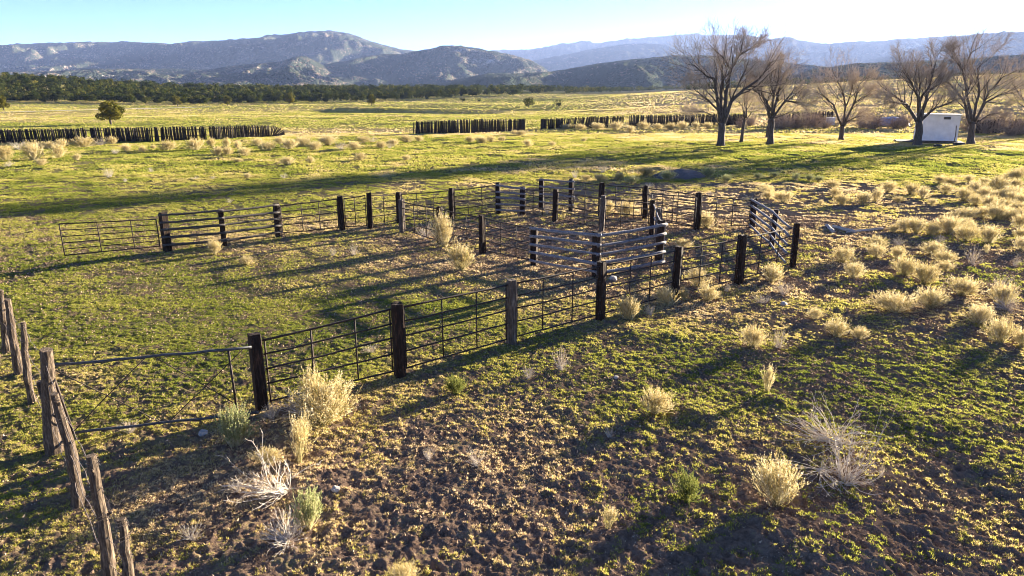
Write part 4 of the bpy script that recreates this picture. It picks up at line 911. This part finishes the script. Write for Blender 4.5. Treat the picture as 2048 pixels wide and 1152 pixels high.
# ------------------------------------------------------------------ junipers
def juniper_mesh(seed, n, mat_, leaf=.16, split=True):
    """unit tree: 1 wide, 1 tall"""
    q = random.Random(seed); cr = MB(); tr = MB()
    lob = []
    for i in range(11):
        a = q.uniform(0, 6.28); z = q.uniform(.3, .85); rr = .3 * math.sin(math.pi * min(1, (1.1 - z))) ; lob.append((Vector((math.cos(a) * rr * q.uniform(.4, 1.1), math.sin(a) * rr * q.uniform(.4, 1.1), z)), q.uniform(.14, .23), q.uniform(-.25, .25)))
    for i in range(n):
        c, r, t = q.choice(lob); d = Vector((q.gauss(0, 1), q.gauss(0, 1), q.gauss(0, 1))).normalized(); p = c + d * r * q.uniform(.6, 1.05)
        if p.z < .08: continue
        s = leaf * q.uniform(.25, .55); nrm = (d + perp(d, q) * .7).normalized(); a = perp(nrm, q); b = nrm.cross(a)
        cr.add([p - a * s * .5 - b * s * .4, p + a * s * .5 - b * s * .3, p + b * s * .7 + nrm * s * .3], [(0, 1, 2)], 0, min(1, max(0, .42 + t + q.gauss(0, .16))))
    tube(tr, [Vector((0, 0, -.05)), Vector((.02, 0, .2)), Vector((0, .02, .6))], [.035, .03, .012], 7, wob=.1, rr=q)
    for i in range(5): tube(tr, [Vector((0, 0, .2 + .07 * i)), lob[i][0]], [.015, .005], 5)
    return cr, tr
JM = []
for s in range(5):
    c_, t_ = juniper_mesh(s + 20, 900, None); JM.append((c_.mesh('crown', M['juniper']), t_.mesh('trunk', M['bark']), c_))
cy, ty = juniper_mesh(40, 3000, None, .12); JY = (cy.mesh('crown', M['juniper_y']), ty.mesh('trunk', M['bark']))
def juniper(px, py, w_, h_, label, group, jm=None, parts=True, seed=0):
    x, y = P(px, py); z = float(hbase(x, y)); o = empty('juniper_tree', (x, y, z)); q = random.Random(seed + int(px)); jm = jm or JM[q.randint(0, 4)]
    link(bpy.data.objects.new('crown', jm[0]), o)
    if parts: link(bpy.data.objects.new('trunk', jm[1]), o)
    o.scale = (w_ / F * y / .85, w_ / F * y / .85, h_ / F * y / .98); o.rotation_euler = (0, 0, q.uniform(0, 6.28)); tag(o, label, 'tree', group); return o
juniper(222, 249, 56, 45, 'lone round juniper standing in the field beyond the left picket fence', None, JY)
juniper(8, 222, 26, 30, 'yellow juniper at the left edge above the field', None, JY)
juniper(355, 213, 20, 20, 'yellow green juniper at the belt edge above the left picket fence', None, JY)
juniper(455, 212, 18, 20, 'small golden juniper at the front of the belt near its middle', None, JY)
juniper(580, 209, 20, 22, 'golden juniper at the belt edge right of the fallen fence end', None, JY)
juniper(743, 212, 18, 22, 'golden juniper standing above the gully bank', None, JY)
juniper(1058, 217, 22, 20, 'dark round juniper alone in the field, left of two', None)
juniper(1117, 214, 14, 14, 'small dark juniper alone in the field, right of two', None)
juniper(925, 204, 12, 8, 'tiny dark juniper in the field right of the gully', None); juniper(959, 203, 7, 6, 'tiniest juniper just right of the other tiny one', None)
# front edge trees of the belt, individuals
q = random.Random(8); EX = np.array([-60, 0, 120, 300, 600, 700, 800, 900, 1000, 1150, 1340]); EY = np.array([204, 204, 205, 208, 206, 204, 200, 198, 195, 188, 181.5])
front = []
x_ = -40
while x_ < 900:
    front.append((x_, float(np.interp(x_, EX, EY)) + q.uniform(-1.5, 2.5))); x_ += q.uniform(5, 11)
for (x_, y_) in front:
    big = 1.0 if x_ < 640 else .8; seg = 'left' if x_ < 300 else 'middle' if x_ < 620 else 'right'
    juniper(x_, y_, q.uniform(15, 25) * big, q.uniform(14, 25) * big, 'dark green juniper on the front edge of the %s belt' % seg, 'junipers along the front of the %s belt' % seg, parts=False, seed=3)
# the wood behind as one mass
def wood_mass():
    q = np.random.default_rng(9); VV = []; TT = []; FF = []; base = 0
    arr = []
    for c in JM:
        V = np.array([tuple(v) for v in c[2].v]); T = np.array(c[2].c); nt_ = len(c[2].f); arr.append((V, T, nt_))
    n = 0
    while n < 2900:
        px = q.uniform(-160, 2250)
        if px < 1340: ey = float(np.interp(px, EX, EY)); x0, y0 = P(px, ey); y = y0 * q.uniform(1.02, 1.9); x = (px - 1024) / F * 1.04 * y
        elif px > 1540 or px > 1340:
            y = q.uniform(440, 800); x = (px - 1024) / F * 1.06 * y
            if y < 470 and q.random() < .5: continue
        z = float(hbase(x, y)); V, T, k = arr[n % 5]; keep = np.sort(q.choice(k, min(k, 420 if y < 500 else 240), replace=False)); idx = (keep[:, None] * 3 + np.arange(3)).ravel()
        s = q.uniform(4.5, 7); h = q.uniform(3.6, 6); a = q.uniform(0, 6.28); v = V[idx] ; gsc = 1.35
        cen = v.reshape(-1, 3, 3).mean(1, keepdims=True); v = ((v.reshape(-1, 3, 3) - cen) * gsc + cen).reshape(-1, 3)
        W = np.stack([(v[:, 0] * math.cos(a) - v[:, 1] * math.sin(a)) * s + x, (v[:, 0] * math.sin(a) + v[:, 1] * math.cos(a)) * s + y, v[:, 2] * h + z - .2], 1)
        VV.append(W); TT.append(np.clip(T[idx] + q.normal(0, .12), 0, 1)); FF.append(np.arange(base, base + len(W)).reshape(-1, 3)); base += len(W); n += 1
    me = np_mesh('juniper_wood', np.concatenate(VV), np.concatenate(FF), [M['juniper']], False); at = me.attributes.new('tint', 'FLOAT', 'POINT'); at.data.foreach_set('value', np.concatenate(TT).astype(np.float32))
    tag(link(bpy.data.objects.new('juniper_wood', me)), 'dense dark juniper wood across the far side of the valley', 'wood', kind='stuff')
wood_mass()
